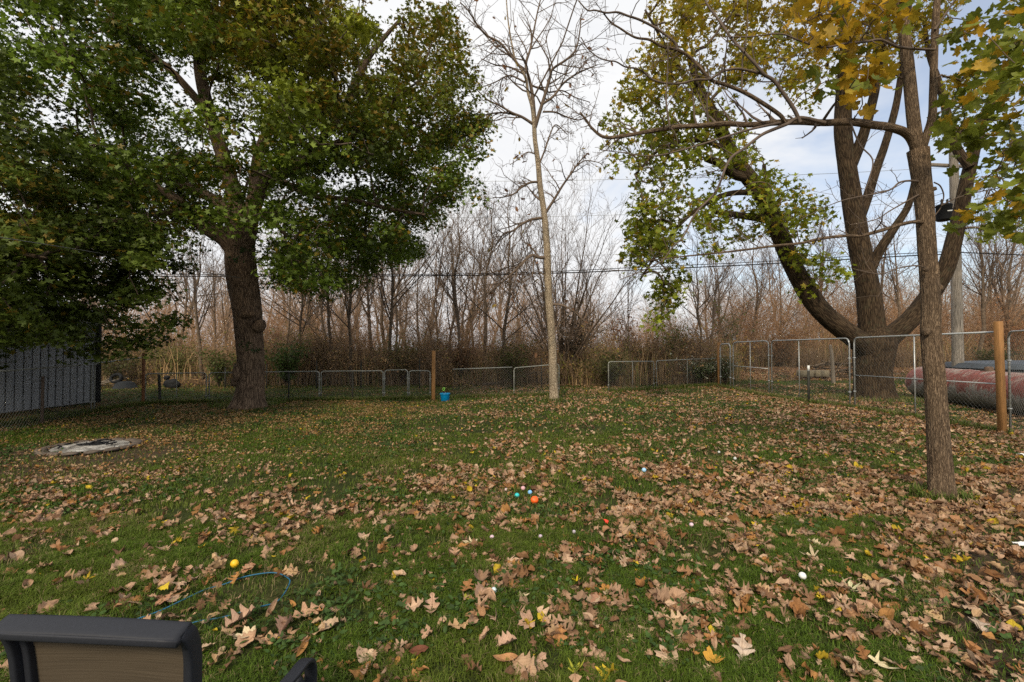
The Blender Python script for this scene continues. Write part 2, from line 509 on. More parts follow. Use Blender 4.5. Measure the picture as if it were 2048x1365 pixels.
def m_wood(name, col, z=3.0):
    m, t, b = mat_new(name)
    tcn = N(t, "ShaderNodeTexCoord"); mp = N(t, "ShaderNodeMapping"); mp.inputs["Scale"].default_value = (38, 38, z)
    t.links.new(tcn.outputs["Object"], mp.inputs[0])
    n = N(t, "ShaderNodeTexNoise", Scale=1.0, Detail=6.0, Roughness=0.6, Distortion=1.2); t.links.new(mp.outputs[0], n.inputs["Vector"])
    r = ramp(t, [(0.25, tuple(c * 0.5 for c in col)), (0.5, col), (0.8, tuple(c * 1.35 for c in col))])
    t.links.new(n.outputs["Fac"], r.inputs["Fac"])
    kn = N(t, "ShaderNodeTexVoronoi", Scale=4.2); t.links.new(tcn.outputs["Object"], kn.inputs["Vector"])
    kr = ramp(t, [(0.03, (0.2, 0.13, 0.08)), (0.09, (1, 1, 1))]); t.links.new(kn.outputs["Distance"], kr.inputs["Fac"])
    mx = N(t, "ShaderNodeMixRGB", blend_type='MULTIPLY', Fac=0.9)
    t.links.new(r.outputs["Color"], mx.inputs["Color1"]); t.links.new(kr.outputs["Color"], mx.inputs["Color2"])
    t.links.new(mx.outputs["Color"], b.inputs["Base Color"])
    b.inputs["Roughness"].default_value = 0.8
    bp = N(t, "ShaderNodeBump", Strength=0.4, Distance=0.006); t.links.new(n.outputs["Fac"], bp.inputs["Height"])
    t.links.new(bp.outputs["Normal"], b.inputs["Normal"])
    return m
M['post'] = m_wood("treated_pine", (0.29, 0.145, 0.048))
M['post_red'] = m_wood("weathered_red_pine", (0.2, 0.085, 0.035))
M['greywood'] = m_wood("weathered_grey_wood", (0.19, 0.16, 0.13), 1.2)

# ------------------------------------------------------------------ ground
def soil_mask(x, y):
    m = sstep(0.86, 1.02, x / np.maximum(y, 0.5)) * sstep(6.5, 4.5, y) * 0.9
    c = G(185, 898)
    m = np.maximum(m, sstep(1.9, 1.0, np.hypot((x - c[0]) * 0.85, (y - c[1]) * 0.9 + 0.25)) * 0.85)
    m = np.maximum(m, sstep(19, 24, y) * 0.9)
    return m

g = Geo()
def axis(lo, hi, fine0, fine1, step):
    a = list(np.arange(fine0, fine1 + 1e-6, step))
    x, s = fine1, step
    while x < hi: s *= 1.35; x += s; a.append(x)
    x, s = fine0, step
    while x > lo: s *= 1.35; x -= s; a.insert(0, x)
    return np.array(a)
gx, gy = axis(-500, 500, -16, 16, 0.16), axis(-60, 700, 0.0, 22, 0.16)
XX, YY = np.meshgrid(gx, gy)
ZZ = ground_z(XX, YY)
V = np.stack([XX, YY, ZZ], -1)
ii = np.arange(XX.size).reshape(XX.shape)
q = np.stack([ii[:-1, :-1], ii[:-1, 1:], ii[1:, 1:], ii[1:, :-1]], -1).reshape(-1, 4)
sm = soil_mask(XX, YY)
g.add(V, q, np.stack([sm, sm, sm], -1).reshape(-1, 3))
mg, t, b = mat_new("lawn_soil")
tcn = N(t, "ShaderNodeTexCoord")
na = N(t, "ShaderNodeTexNoise", Scale=0.9, Detail=8.0, Roughness=0.65); t.links.new(tcn.outputs["Object"], na.inputs["Vector"])
nb = N(t, "ShaderNodeTexNoise", Scale=22.0, Detail=7.0, Roughness=0.75); t.links.new(tcn.outputs["Object"], nb.inputs["Vector"])
ra = ramp(t, [(0.3, (0.03, 0.04, 0.013)), (0.52, (0.045, 0.058, 0.018)), (0.75, (0.075, 0.07, 0.028))]); t.links.new(na.outputs["Fac"], ra.inputs["Fac"])
rb = ramp(t, [(0.3, (0.45, 0.45, 0.45)), (0.7, (1.35, 1.3, 1.2))]); t.links.new(nb.outputs["Fac"], rb.inputs["Fac"])
mx = N(t, "ShaderNodeMixRGB", blend_type='MULTIPLY', Fac=1.0); t.links.new(ra.outputs[0], mx.inputs[1]); t.links.new(rb.outputs[0], mx.inputs[2])
rs = ramp(t, [(0.3, (0.035, 0.024, 0.017)), (0.55, (0.085, 0.06, 0.042)), (0.8, (0.17, 0.12, 0.085))]); t.links.new(nb.outputs["Fac"], rs.inputs["Fac"])
ca = N(t, "ShaderNodeAttribute", attribute_name="Col")
ms = N(t, "ShaderNodeMixRGB"); t.links.new(ca.outputs["Fac"], ms.inputs[0]); t.links.new(mx.outputs[0], ms.inputs[1]); t.links.new(rs.outputs[0], ms.inputs[2])
t.links.new(ms.outputs[0], b.inputs["Base Color"]); b.inputs["Roughness"].default_value = 0.95; b.inputs["Specular IOR Level"].default_value = 0.1
bp = N(t, "ShaderNodeBump", Strength=0.8, Distance=0.03); t.links.new(nb.outputs["Fac"], bp.inputs["Height"]); t.links.new(bp.outputs[0], b.inputs["Normal"])
tag(obj("ground", g, mg), "leaf strewn back lawn running to the brush", kind="structure")

# ------------------------------------------------------------------ grass blades (one mass, nobody could count them)
def in_view(x, y, m=0.14):
    return (np.abs(x) < y * (1.125 + m) + 0.35)

def grass_patch(geo, n, y0, y1, h, wd, seed, xlim=None):
    r = np.random.default_rng(seed)
    u = r.random(n * 3)
    y = np.sqrt(y0 ** 2 + (y1 ** 2 - y0 ** 2) * u)
    x = (r.random(n * 3) * 2 - 1) * (y * 1.2 + 0.3)
    if xlim is not None:
        k = xlim(x, y); x, y = x[k], y[k]
    dens = 0.1 + 1.5 * sstep(0.25, 0.6, fbm(x * 1.9, y * 1.9, 7.7, 3))
    tuft = fbm(x * 9, y * 9, 1.1, 2)
    keep = r.random(len(x)) < np.clip(dens * (0.25 + 1.3 * tuft), 0, 1) * (1 - 0.93 * soil_mask(x, y))
    x, y, tuft = x[keep][:n], y[keep][:n], tuft[keep][:n]
    m = len(x)
    z = ground_z(x, y)
    hh = h * (0.45 + 0.9 * tuft + 0.25 * r.random(m)) * (0.7 + 0.7 * fbm(x * 0.8, y * 0.8, 3.0, 2))
    a = r.random(m) * 2 * math.pi
    lean = 0.45 + 1.25 * r.random(m)
    dx, dy = np.cos(a), np.sin(a)
    wx, wy = -dy * wd * 0.5, dx * wd * 0.5
    b0 = np.stack([x, y, z - 0.004], -1)
    D = np.stack([dx, dy, np.zeros(m)], -1); W = np.stack([wx, wy, np.zeros(m)], -1)
    p1 = b0 + D * (hh * lean * 0.28)[:, None] + np.stack([0 * x, 0 * x, hh * 0.6], -1)
    p2 = b0 + D * (hh * lean * 0.85)[:, None] + np.stack([0 * x, 0 * x, hh * (1.0 - 0.3 * lean)], -1)
    vv = np.stack([b0 - W, b0 + W, p1 + W * 0.8, p1 - W * 0.8, p2], 1)
    i0 = np.arange(m)[:, None] * 5
    qd = i0 + np.array([0, 1, 2, 3]); tr = i0 + np.array([3, 2, 4])
    pt = fbm(x * 0.7, y * 0.7, 5.5, 3)
    base = np.array([0.090, 0.152, 0.012])[None] * (0.4 + 0.95 * r.random(m))[:, None]
    yel = np.clip((pt - 0.5) * 2.2 + 0.25 * r.random(m), 0, 1)[:, None]
    col = base * (1 - 0.5 * yel) + np.array([0.22, 0.215, 0.035]) * 0.5 * yel
    dry = (r.random(m) < 0.05 + 0.25 * sstep(0.55, 0.75, fbm(x * 1.9, y * 1.9, 33.0, 3)))[:, None]
    col = np.where(dry, np.array([0.28, 0.22, 0.11]), col)
    geo.add(vv, [qd, tr], np.repeat(col, 5, 0))

g = Geo()
grass_patch(g, 180000, 1.8, 4.2, 0.054, 0.0032, 1)
grass_patch(g, 150000, 4.2, 8.5, 0.05, 0.0052, 2)
grass_patch(g, 90000, 8.5, 15, 0.05, 0.010, 3)
grass_patch(g, 45000, 15, 24, 0.06, 0.016, 4, lambda x, y: x > -16)
tag(obj("grass", g, M['grass'], smooth=False), "short green lawn grass growing in uneven tufts", kind="stuff")

# ------------------------------------------------------------------ leaf shapes
def grid_leaf(ws, tip=1.0, stem=0.12):
    """leaf as a ribbon of stations along its midrib: 5 points across, so that it can curl"""
    k = len(ws)
    ys = np.linspace(0, tip, k)
    xs = np.array([-1, -0.5, 0, 0.5, 1])
    v = np.stack([ws[:, None] * xs[None, :], np.broadcast_to(ys[:, None], (k, 5))], -1).reshape(-1, 2)
    i = np.arange(k * 5).reshape(k, 5)
    q = np.stack([i[:-1, :-1], i[:-1, 1:], i[1:, 1:], i[1:, :-1]], -1).reshape(-1, 4)
    b = len(v)
    v = np.concatenate([v, [[-0.008, -stem], [0.008, -stem], [0.012, 0.01], [-0.012, 0.01]]])
    return v, [q, np.array([[b, b + 1, b + 2, b + 3]])]

def radial_leaf(pts, stem=0.22, inner=0.55):
    """star-shaped lobed leaf: centre, inner ring, outer ring"""
    a = np.radians([p[0] for p in pts] + [-p[0] for p in pts[::-1] if 0 < p[0] < 180])
    r = np.array([p[1] for p in pts] + [p[1] for p in pts[::-1] if 0 < p[0] < 180])
    n = len(a)
    o = np.stack([np.sin(a) * r, np.cos(a) * r], -1)
    rin = np.minimum(r * inner, 0.26 + 0.15 * r)
    inn = np.stack([np.sin(a) * rin, np.cos(a) * rin], -1)
    v = np.concatenate([[[0, 0]], inn, o])
    i = np.arange(n); j = (i + 1) % n
    tri = np.stack([np.zeros(n, int), 1 + j, 1 + i], -1)
    q = np.stack([1 + i, 1 + j, 1 + n + j, 1 + n + i], -1)
    b = len(v)
    v = np.concatenate([v, [[-0.012, -0.1 - stem], [0.012, -0.1 - stem], [0.016, -0.05], [-0.016, -0.05]]])
    v[:, 1] += 0.35
    v = v * 0.66
    return v, [tri, q, np.array([[b, b + 1, b + 2, b + 3]])]

ts = np.linspace(0, 1, 17)
env = np.sin(np.pi * np.clip(ts, 0, 1) ** 0.85) ** 0.75
lob = 0.5 - 0.5 * np.cos(2 * np.pi * 3.6 * ts + 0.5)
OAK = grid_leaf(np.maximum(0.40 * env * (0.22 + 0.78 * lob), 0.004), stem=0.1)
lob2 = 0.5 - 0.5 * np.cos(2 * np.pi * 4.6 * ts + 1.2)
env2 = np.sin(np.pi * ts ** 1.25) ** 0.8
WOAK = grid_leaf(np.maximum(0.40 * env2 * (0.62 + 0.42 * lob2), 0.004), stem=0.08)
OVAL = grid_leaf(np.maximum(0.30 * np.sin(np.pi * np.linspace(0, 1, 9) ** 0.9) ** 0.8, 0.004), stem=0.15)
LANCE = grid_leaf(np.maximum(0.13 * np.sin(np.pi * np.linspace(0, 1, 8)) ** 0.7, 0.003), stem=0.1)
MAPLE = radial_leaf([(0, 0.95), (8, 0.80), (14, 0.82), (24, 0.54), (36, 0.74), (48, 0.90), (56, 0.76), (66, 0.72), (76, 0.52), (92, 0.62), (108, 0.68), (130, 0.48), (155, 0.38), (180, 0.10)])
SILVER = radial_leaf([(0, 1.05), (9, 0.75), (15, 0.66), (22, 0.24), (36, 0.62), (48, 0.98), (56, 0.62), (64, 0.50), (75, 0.22), (100, 0.52), (115, 0.55), (140, 0.22), (180, 0.10)])
NEARMAPLE = radial_leaf([(0, 1.0), (9, 0.78), (15, 0.80), (24, 0.58), (36, 0.78), (48, 1.0), (57, 0.80), (66, 0.78), (76, 0.55), (94, 0.70), (108, 0.78), (130, 0.52), (155, 0.42), (180, 0.12)], stem=0.5)
NEARMAPLE = (NEARMAPLE[0] * 1.12, NEARMAPLE[1])
# cheap leaf for crowns
CROWN = radial_leaf([(0, 1.0), (24, 0.45), (50, 0.95), (78, 0.42), (110, 0.62), (180, 0.12)], stem=0.1)
_a = np.radians([0, 24, 50, 78, 110, 180, -110, -78, -50, -24]); _r = np.array([1.0, .46, .95, .42, .64, .15, .64, .42, .95, .46])
_o = np.stack([np.sin(_a) * _r, np.cos(_a) * _r], -1)
CROWN = (np.concatenate([[[0, 0]], _o]) * 0.62, [np.stack([np.zeros(10, int), 1 + (np.arange(10) + 1) % 10, 1 + np.arange(10)], -1)])
OV4 = grid_leaf(np.array([0.02, 0.24, 0.27, 0.15, 0.01]), stem=0.1)
OAK7 = grid_leaf(np.array([0.02, 0.2, 0.11, 0.3, 0.14, 0.26, 0.1, 0.01]), stem=0.1)
DIA = (np.array([[0, -0.5], [0.3, 0], [0, 0.55], [-0.3, 0]]), [np.array([[0, 1, 2, 3]])])

def frames(nv, spin):
    nv = nrm(nv)
    ref = np.where((np.abs(nv[:, 2]) > 0.9)[:, None], np.array([1.0, 0, 0]), np.array([0, 0, 1.0]))
    u = nrm(np.cross(ref, nv)); v = np.cross(nv, u)
    c, s = np.cos(spin)[:, None], np.sin(spin)[:, None]
    return np.stack([u * c + v * s, -u * s + v * c, nv], 1)       # rows: local x,y,z

def leaf_batch(geo, proto, pos, size, nv, spin, col, cx=None, cy=None, wav=0.0, edge=0.0, r=None):
    """many leaves at once, each with its own curl across (cx) and along (cy)"""
    v2, faces = proto
    n, k = len(pos), len(v2)
    if n == 0: return
    r = r or rng
    x = np.broadcast_to(v2[:, 0], (n, k)); y = np.broadcast_to(v2[:, 1], (n, k)) - 0.45
    z = np.zeros((n, k))
    if cx is not None:
        kx = np.where(np.abs(cx) < 1e-3, 1e-3, cx)[:, None]
        z = (1 - np.cos(kx * x)) / kx; x = np.sin(kx * x) / kx
        ky = np.where(np.abs(cy) < 1e-3, 1e-3, cy)[:, None]
        zz = z
        z = (1 - np.cos(ky * y)) / ky + zz * np.cos(ky * y); y = np.sin(ky * y) / ky - zz * np.sin(ky * y)
        if wav > 0.1:
            z = z + np.abs(x) * (0.25 + 0.5 * r.normal(size=(n, 1)))
        if wav > 0:
            ph = r.random((n, 1)) * 40
            z = z + wav * (vn(x * 4.5 + ph, y * 4.5 - ph, ph) - 0.5) * 2
    Rm = frames(nv, spin)
    loc = np.stack([x, y, z], -1) * np.asarray(size)[:, None, None]
    P = np.einsum('nki,nij->nkj', loc, Rm) + pos[:, None, :]
    cc = np.repeat(col[:, None, :], k, 1)
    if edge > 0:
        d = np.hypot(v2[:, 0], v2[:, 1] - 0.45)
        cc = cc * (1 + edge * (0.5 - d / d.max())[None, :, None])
    A = np.broadcast_to(np.stack([v2[:, 0] * 2 + 0.0, v2[:, 1], np.full(k, 0.01)], -1)[None], (n, k, 3))
    off = np.arange(n)[:, None, None] * k
    fs = [(f[None] + off).reshape(-1, f.shape[1]) for f in faces]
    geo.add(P.reshape(-1, 3), fs, cc.reshape(-1, 3), A.reshape(-1, 3))

# low broad-leaved weeds in dark patches
g = Geo()
r = np.random.default_rng(404)
n = 150000
y = np.sqrt(1.8 ** 2 + (15.0 ** 2 - 1.8 ** 2) * r.random(n) ** 1.4); x = (r.random(n) * 2 - 1) * y * 1.18
k = sstep(.54, .68, fbm(x * 1.15 + 4, y * 1.15, 44, 3)) * (.3 + .7 * (fbm(x * 8, y * 8, 4, 2) > .5)) > r.random(n)
x, y = x[k], y[k]; n = len(x)
col = np.array([.045, .085, .018]) * (.6 + .9 * r.random((n, 1)))
leaf_batch(g, OV4, np.stack([x, y, ground_z(x, y) + .012 + .035 * r.random(n)], -1), (.018 + .028 * r.random(n)) * (1 + .05 * y), np.stack([.5 * r.normal(size=n), .5 * r.normal(size=n), np.ones(n)], -1), r.random(n) * 6.28, col, r.normal(size=n), r.normal(size=n), 0.0, 0.0, r)
tag(obj("weeds", g, M['grass']), "dark round leaved weeds creeping in patches of the lawn", kind="stuff")

# ------------------------------------------------------------------ fallen leaves
def leaf_density(x, y):
    """leaves per square metre on the ground"""
    px, py, _ = proj(np.stack([x, y, 0 * x], -1))
    pn = (0.5 + 1.0 * sstep(0.36, 0.66, fbm(x * 0.9, y * 0.9, 9.1, 3))) * (0.25 + 1.7 * sstep(0.3, 0.7, fbm(x * 3.2, y * 3.2, 2.1, 2)))
    d = 62 + 0 * x
    d = d + 110 * np.exp(-(((x - 0.9) / 1.7) ** 2 + ((y - 6.3) / 1.3) ** 2))
    d = d + 75 * sstep(-0.4, 1.6, x) * sstep(6.5, 3.0, y)
    d = d + 80 * sstep(2.6, 5.0, x) * sstep(9.5, 7.0, y)
    d = d + 90 * np.exp(-(((x - 8.0) / 2.4) ** 2 + ((y - 9.0) / 4.0) ** 2))
    d = d + 190 * sstep(-1.0, -4.5, x) * sstep(5.5, 8.5, y) * sstep(14.5, 12.5, y)
    d = d + 75 * np.exp(-(((x - 0.7) / 0.9) ** 2 + ((y - 3.0) / 0.9) ** 2))
    d = d - 26 * sstep(0.2, -1.4, x) * sstep(4.5, 3.0, y)
    d = d + 260 * np.exp(-(((x - 13.2) / 3.2) ** 2 + ((y - 22.5) / 2.0) ** 2)) + 150 * sstep(11, 14, x) * sstep(18, 22, y)
    d = d + 110 * np.exp(-((x - 8.75) / .35) ** 2) * sstep(7.5, 9, y) * sstep(19, 17, y)
    return np.maximum(d, 6) * pn * (1 - 0.45 * np.exp(-(((x - 3.5) / 3.0) ** 2 + ((y - 13.5) / 2.5) ** 2)))

PAL = 0.9 * np.array([[0.40, 0.255, 0.165], [0.36, 0.22, 0.135], [0.46, 0.315, 0.215], [0.30, 0.165, 0.085], [0.26, 0.125, 0.05],
                [0.20, 0.11, 0.06], [0.42, 0.28, 0.16], [0.36, 0.18, 0.06], [0.5, 0.36, 0.24], [0.13, 0.07, 0.04]])
PW = np.array([.2, .16, .12, .13, .1, .08, .09, .05, .04, .03])

KEEP = np.array([[*G(px, py)[:2], r_] for px, py, r_ in [(1046, 983, .07), (1034, 998, .07), (1060, 991, .07), (1069, 1010, .09), (1288, 948, .09), (469, 1140, .08), (988, 1190, .05), (1605, 1163, .08), (984, 1081, .06), (1081, 1078, .06), (1148, 1068, .05), (1383, 1054, .06), (1012, 985, .05), (1438, 911, .1), (1470, 924, .1), (1207, 1050, .09), (2046, 912, .12), (2046, 1102, .1), (182, 897, .5)]])
KEEP = np.concatenate([KEEP, KEEP * [1, 1, .9] - [0, .06, 0]])
def clear_of(x, y):
    return np.all(np.hypot(x[:, None] - KEEP[:, 0], y[:, None] - KEEP[:, 1]) > KEEP[:, 2], axis=1)

def litter(geo, y0, y1, scale, protos, wts, sizes, detail, seed, wav, cull=None):
    r = np.random.default_rng(seed)
    area = 1.2 * (y1 ** 2 - y0 ** 2)
    n = int(area * 420 * scale)
    print('litter', n)
    y = np.sqrt(y0 ** 2 + (y1 ** 2 - y0 ** 2) * r.random(n)); x = (r.random(n) * 2 - 1) * (y * 1.2 + 0.2)
    k = r.random(n) < leaf_density(x, y) / 420.0
    x, y = x[k], y[k]
    k = clear_of(x, y); x, y = x[k], y[k]
    if cull is not None:
        k = cull(x, y); x, y = x[k], y[k]
    n = len(x)
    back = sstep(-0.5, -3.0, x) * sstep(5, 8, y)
    kind = r.choice(len(protos), n, p=wts)
    size = sizes[0] + (sizes[1] - sizes[0]) * r.random(n) ** 1.5
    size = size * (1 - 0.42 * sstep(-0.2, -2.2, x) * sstep(3.6, 6.0, y))
    ci = r.choice(len(PAL), n, p=PW)
    col = PAL[ci] * (0.75 + 0.5 * r.random(n))[:, None]
    yl = r.random(n) < 0.022
    col[yl] = np.array([0.5, 0.36, 0.03]) * (0.7 + 0.4 * r.random(yl.sum()))[:, None]
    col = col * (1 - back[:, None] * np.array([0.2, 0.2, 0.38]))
    gz = ground_z(x, y)
    pos = np.stack([x, y, gz + 0.012 + 0.03 * r.random(n)], -1)
    nv = np.stack([0.5 * r.normal(size=n), 0.5 * r.normal(size=n), np.ones(n)], -1)
    flip = r.random(n) < 0.25
    spin = r.random(n) * 6.283
    cx = r.normal(size=n) * 2.4 + 1.3; cy = r.normal(size=n) * 1.5 + 0.5
    cx = np.where(flip, -cx, cx)
    for j, pr in enumerate(protos):
        s = kind == j
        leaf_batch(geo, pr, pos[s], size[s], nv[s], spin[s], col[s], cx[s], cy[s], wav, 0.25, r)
    return n

ALLP = [OAK, WOAK, MAPLE, SILVER, OVAL, LANCE]
# the nearest leaves are objects of their own (below); everything past them is one litter mass
NEAR_Y = 3.0
g = Geo()
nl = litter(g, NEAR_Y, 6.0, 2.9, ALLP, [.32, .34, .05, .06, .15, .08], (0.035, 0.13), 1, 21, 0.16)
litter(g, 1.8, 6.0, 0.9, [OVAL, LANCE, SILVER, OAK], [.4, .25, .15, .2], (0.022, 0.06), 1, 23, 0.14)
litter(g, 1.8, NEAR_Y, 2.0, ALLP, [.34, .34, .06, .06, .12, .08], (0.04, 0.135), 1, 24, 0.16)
obj_l = obj("leaf_litter", g, M['litter'])
tag(obj_l, "tan and brown fallen leaves thickly scattered over the middle lawn", kind="stuff")
g = Geo()
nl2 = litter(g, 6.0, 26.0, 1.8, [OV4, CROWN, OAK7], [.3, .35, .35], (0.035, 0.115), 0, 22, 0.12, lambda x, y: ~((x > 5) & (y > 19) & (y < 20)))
tag(obj("leaf_litter", g, M['litter_far']), "small yellow brown fallen leaves covering the far lawn", kind="stuff")

# single leaves: first the ones the photograph singles out, then the ordinary near ones
def one_leaf(proto, p, size, col, spin, tilt=(0, 0), cx=0.9, cy=0.3, wav=0.06, lift=0.03):
    g = Geo()
    leaf_batch(g, proto, np.array([[0, 0, 0.0]]), np.array([size]), np.array([[tilt[0], tilt[1], 1.0]]), np.array([spin]),
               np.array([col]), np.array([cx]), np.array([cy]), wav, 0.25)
    o = obj("fallen_leaf", g, M['litter'])
    o.location = (p[0], p[1], p[2] + lift)
    return o

YEL, PALE, TAN, PINK, ORG, DRK = (0.55, 0.42, 0.02), (0.62, 0.5, 0.33), (0.42, 0.28, 0.18), (0.44, 0.285, 0.2), (0.4, 0.19, 0.05), (0.16, 0.06, 0.035)
SPECIAL = [
    (1930, 1098, SILVER, .13, YEL, 0.6, "bright yellow maple leaf lying on dark soil right of the near tree"),
    (1150, 1169, SILVER, .085, YEL, 2.2, "yellow pointed leaf on the grass right of the half hidden pale blue ball"),
    (1765, 1345, SILVER, .16, (0.66, 0.57, 0.36), 0.2, "pale cream star shaped maple leaf at the bottom edge of the lawn"),
    (1700, 1185, SILVER, .14, (0.55, 0.52, 0.33), 1.0, "pale yellow green maple leaf below the white ball"),
    (1735, 1172, OVAL, .13, (0.48, 0.34, 0.15), 0.4, "round ochre leaf standing right of the pale maple leaf"),
    (960, 1200, WOAK, .2, PINK, 1.2, "large pinkish tan oak leaf right below the pale blue ball"),
    (1050, 1258, MAPLE, .17, PINK, 3.4, "flat pinkish maple leaf alone on grass at bottom centre"),
    (865, 1222, OAK, .22, PINK, 1.7, "broad pale oak leaf lying crosswise left of the centre grass"),
    (1010, 1300, WOAK, .19, PINK, 0.3, "long pale oak leaf hanging tip down on the bottom centre grass"),
    (1015, 1335, OVAL, .2, (0.42, 0.22, 0.1), 3.0, "brown curled leaf below the long pale oak leaf"),
    (1330, 1325, MAPLE, .22, (0.5, 0.35, 0.24), 2.8, "large fanned tan maple leaf near the bottom edge"),
    (1045, 1345, WOAK, .24, TAN, 4.4, "tan oak leaf cut by the bottom edge below the flat pinkish maple leaf"),
    (1075, 1330, MAPLE, .2, PINK, 0.5, "grey pink maple leaf propped up at the bottom centre"),
    (1250, 1130, OAK, .2, (0.5, 0.36, 0.25), 0.9, "curled tan oak leaf above the yellow pointed leaf"),
    (1210, 1185, MAPLE, .14, ORG, 0.1, "round crumpled orange brown leaf right of the yellow pointed leaf"),
    (1190, 1215, MAPLE, .15, (0.36, 0.2, 0.13), 3.6, "reddish brown maple leaf under the crumpled orange brown leaf"),
    (1285, 1165, SILVER, .1, (0.55, 0.36, 0.03), 2.2, "small gold leaf beside brown fern like leaf"),
    (1155, 1352, SILVER, .12, (0.42, 0.42, 0.05), 1.1, "lime yellow maple leaf at the bottom edge of the grass"),
    (935, 1207, OVAL, .13, (0.36, 0.36, 0.05), 1.0, "olive yellow leaf tucked under the large pinkish tan oak leaf"),
    (835, 1315, OVAL, .16, DRK, 0.3, "dark red brown leaf in the long grass at bottom centre"),
    (915, 1265, OAK, .2, (0.47, 0.3, 0.16), 0.4, "orange tipped tan oak leaf standing up by the long grass"),
    (960, 1243, MAPLE, .13, (0.34, 0.19, 0.1), 2.9, "brown maple leaf standing left of the flat pinkish maple leaf"),
    (1046, 1198, SILVER, .12, PALE, 0.9, "small pale narrow lobed leaf beside the pale blue ball"),
    (1435, 1195, MAPLE, .2, (0.38, 0.22, 0.13), 2.6, "warm brown maple leaf upright left of the white ball"),
    (1525, 1190, WOAK, .2, (0.48, 0.31, 0.17), 2.2, "tan orange oak leaf below and left of the white ball"),
    (1470, 1105, OAK, .24, TAN, 1.4, "broad tan oak leaf lying flat above the white ball"),
    (1630, 1095, WOAK, .18, PALE, 2.0, "pale folded leaf above and right of the white ball"),
    (1620, 1120, SILVER, .17, PALE, 1.9, "pale deeply lobed leaf behind the pale folded leaf"),
    (1840, 1150, WOAK, .27, (0.36, 0.22, 0.12), 1.2, "large brown oak leaf below the near tree"),
    (1860, 1210, MAPLE, .2, (0.3, 0.19, 0.14), 3.2, "dull brown maple leaf beneath the large brown oak leaf"),
    (1870, 1245, WOAK, .17, (0.5, 0.34, 0.18), 1.8, "light orange tan leaf on the worn straw patch"),
    (1960, 1265, OAK, .24, (0.42, 0.33, 0.26), 1.0, "greyish rolled leaf on the worn straw patch at right"),
    (1430, 1330, MAPLE, .16, (0.55, 0.3, 0.05), 0.6, "golden orange maple leaf at the lower right of centre"),
    (1485, 1315, OAK, .22, (0.5, 0.4, 0.32), 1.2, "pale grey lobed leaf right of the golden orange leaf"),
    (235, 1148, WOAK, .2, PINK, 1.2, "pinkish tan leaf left of the yellow egg shaped ball"),
    (440, 1145, OAK, .17, (0.5, 0.35, 0.22), 1.1, "light tan leaf touching the grass left below the yellow ball"),
    (495, 1150, WOAK, .19, (0.42, 0.22, 0.13), 1.4, "reddish tan flat leaf right below the yellow ball"),
    (180, 1170, SILVER, .1, (0.5, 0.34, 0.03), 1.2, "yellow orange leaf above the patio chair back"),
    (45, 1040, WOAK, .2, PALE, 1.5, "pale cream leaf at the left edge of the lawn"),
    (330, 1110, OAK, .24, TAN, 2.2, "long tan leaf propped up above the blue rope"),
    (325, 1215, WOAK, .2, (0.38, 0.2, 0.12), 2.2, "brown leaf lying across the blue rope"),
    (350, 1208, MAPLE, .15, PINK, 0.4, "pink grey leaf resting on the blue rope above the chair"),
    (480, 1255, OAK, .26, PINK, 1.0, "big pink tan oak leaf right of the patio chair"),
    (485, 1285, MAPLE, .2, PALE, 3.1, "pale veined leaf hanging below the big pink tan oak leaf"),
    (525, 1295, MAPLE, .18, (0.48, 0.3, 0.17), 2.7, "orange tan maple leaf behind the chair armrest"),
    (570, 1270, WOAK, .19, (0.36, 0.22, 0.16), 1.6, "dull brown oak leaf above the chair armrest"),
    (615, 1235, OAK, .27, (0.43, 0.26, 0.16), 0.7, "long slanting brown oak leaf above and right of the armrest"),
    (1245, 1075, WOAK, .22, TAN, 1.8, "wide tan oak leaf just below the red scrap"),
    (940, 1095, SILVER, .18, PALE, 3.0, "pale star shaped leaf below the row of small lilac balls"),
    (1915, 1050, WOAK, .16, (0.38, 0.2, 0.1), 1.0, "russet leaf on the soil beside the near tree foot"),
]
for px, py, pr, sz, col, spin, lab in SPECIAL:
    p = G(px, py)
    o = one_leaf(pr, p, sz * (.66 if pr is not SILVER else .8), col, spin, (random.uniform(-.35, .35), random.uniform(-.55, 0.1)), random.uniform(.4, 2.2), random.uniform(-.5, 1.2), 0.12)
    tag(o, lab, "leaf", "single fallen leaves one can tell apart")
# ordinary near leaves
GEN = [("oak", OAK), ("oak", WOAK), ("maple", MAPLE), ("maple", SILVER), ("oval", OVAL), ("oval", LANCE)]
CN = [("pinkish tan", (0.40, 0.255, 0.165)), ("orange brown", (0.34, 0.165, 0.065)), ("dark brown", (0.2, 0.11, 0.06)), ("light tan", (0.5, 0.36, 0.24)), ("yellow", (0.5, 0.37, 0.03))]
cnt = 0
r = np.random.default_rng(77)
tries = 0
while cnt < 250 and tries < 20000:
    tries += 1
    y = math.sqrt(2.08 ** 2 + (NEAR_Y ** 2 - 2.08 ** 2) * r.random()); x = (r.random() * 2 - 1) * (y * 1.14)
    if r.random() > float(leaf_density(np.array([x]), np.array([y]))[0]) / 330: continue
    if not clear_of(np.array([x]), np.array([y]))[0]: continue
    kn, pr = GEN[r.choice(6, p=[.3, .32, .09, .1, .12, .07])]
    cn, col = CN[r.choice(5, p=[.38, .24, .16, .18, .04])]
    col = np.array(col) * r.uniform(.8, 1.15)
    p = (x, y, float(ground_z(x, y)))
    o = one_leaf(pr, p, r.uniform(.055, .135) * (0.6 if kn == "oval" else 1), col, r.random() * 6.28, (r.normal() * .4, r.normal() * .4), r.normal() * 2.2 + 1.0, r.normal() * 1.4 + .4, 0.13, 0.014 + 0.03 * r.random())
    tag(o, f"{cn} {kn} leaf lying in the near grass among others like it", "leaf", f"ordinary {cn} {kn} leaves on the near grass")
    cnt += 1

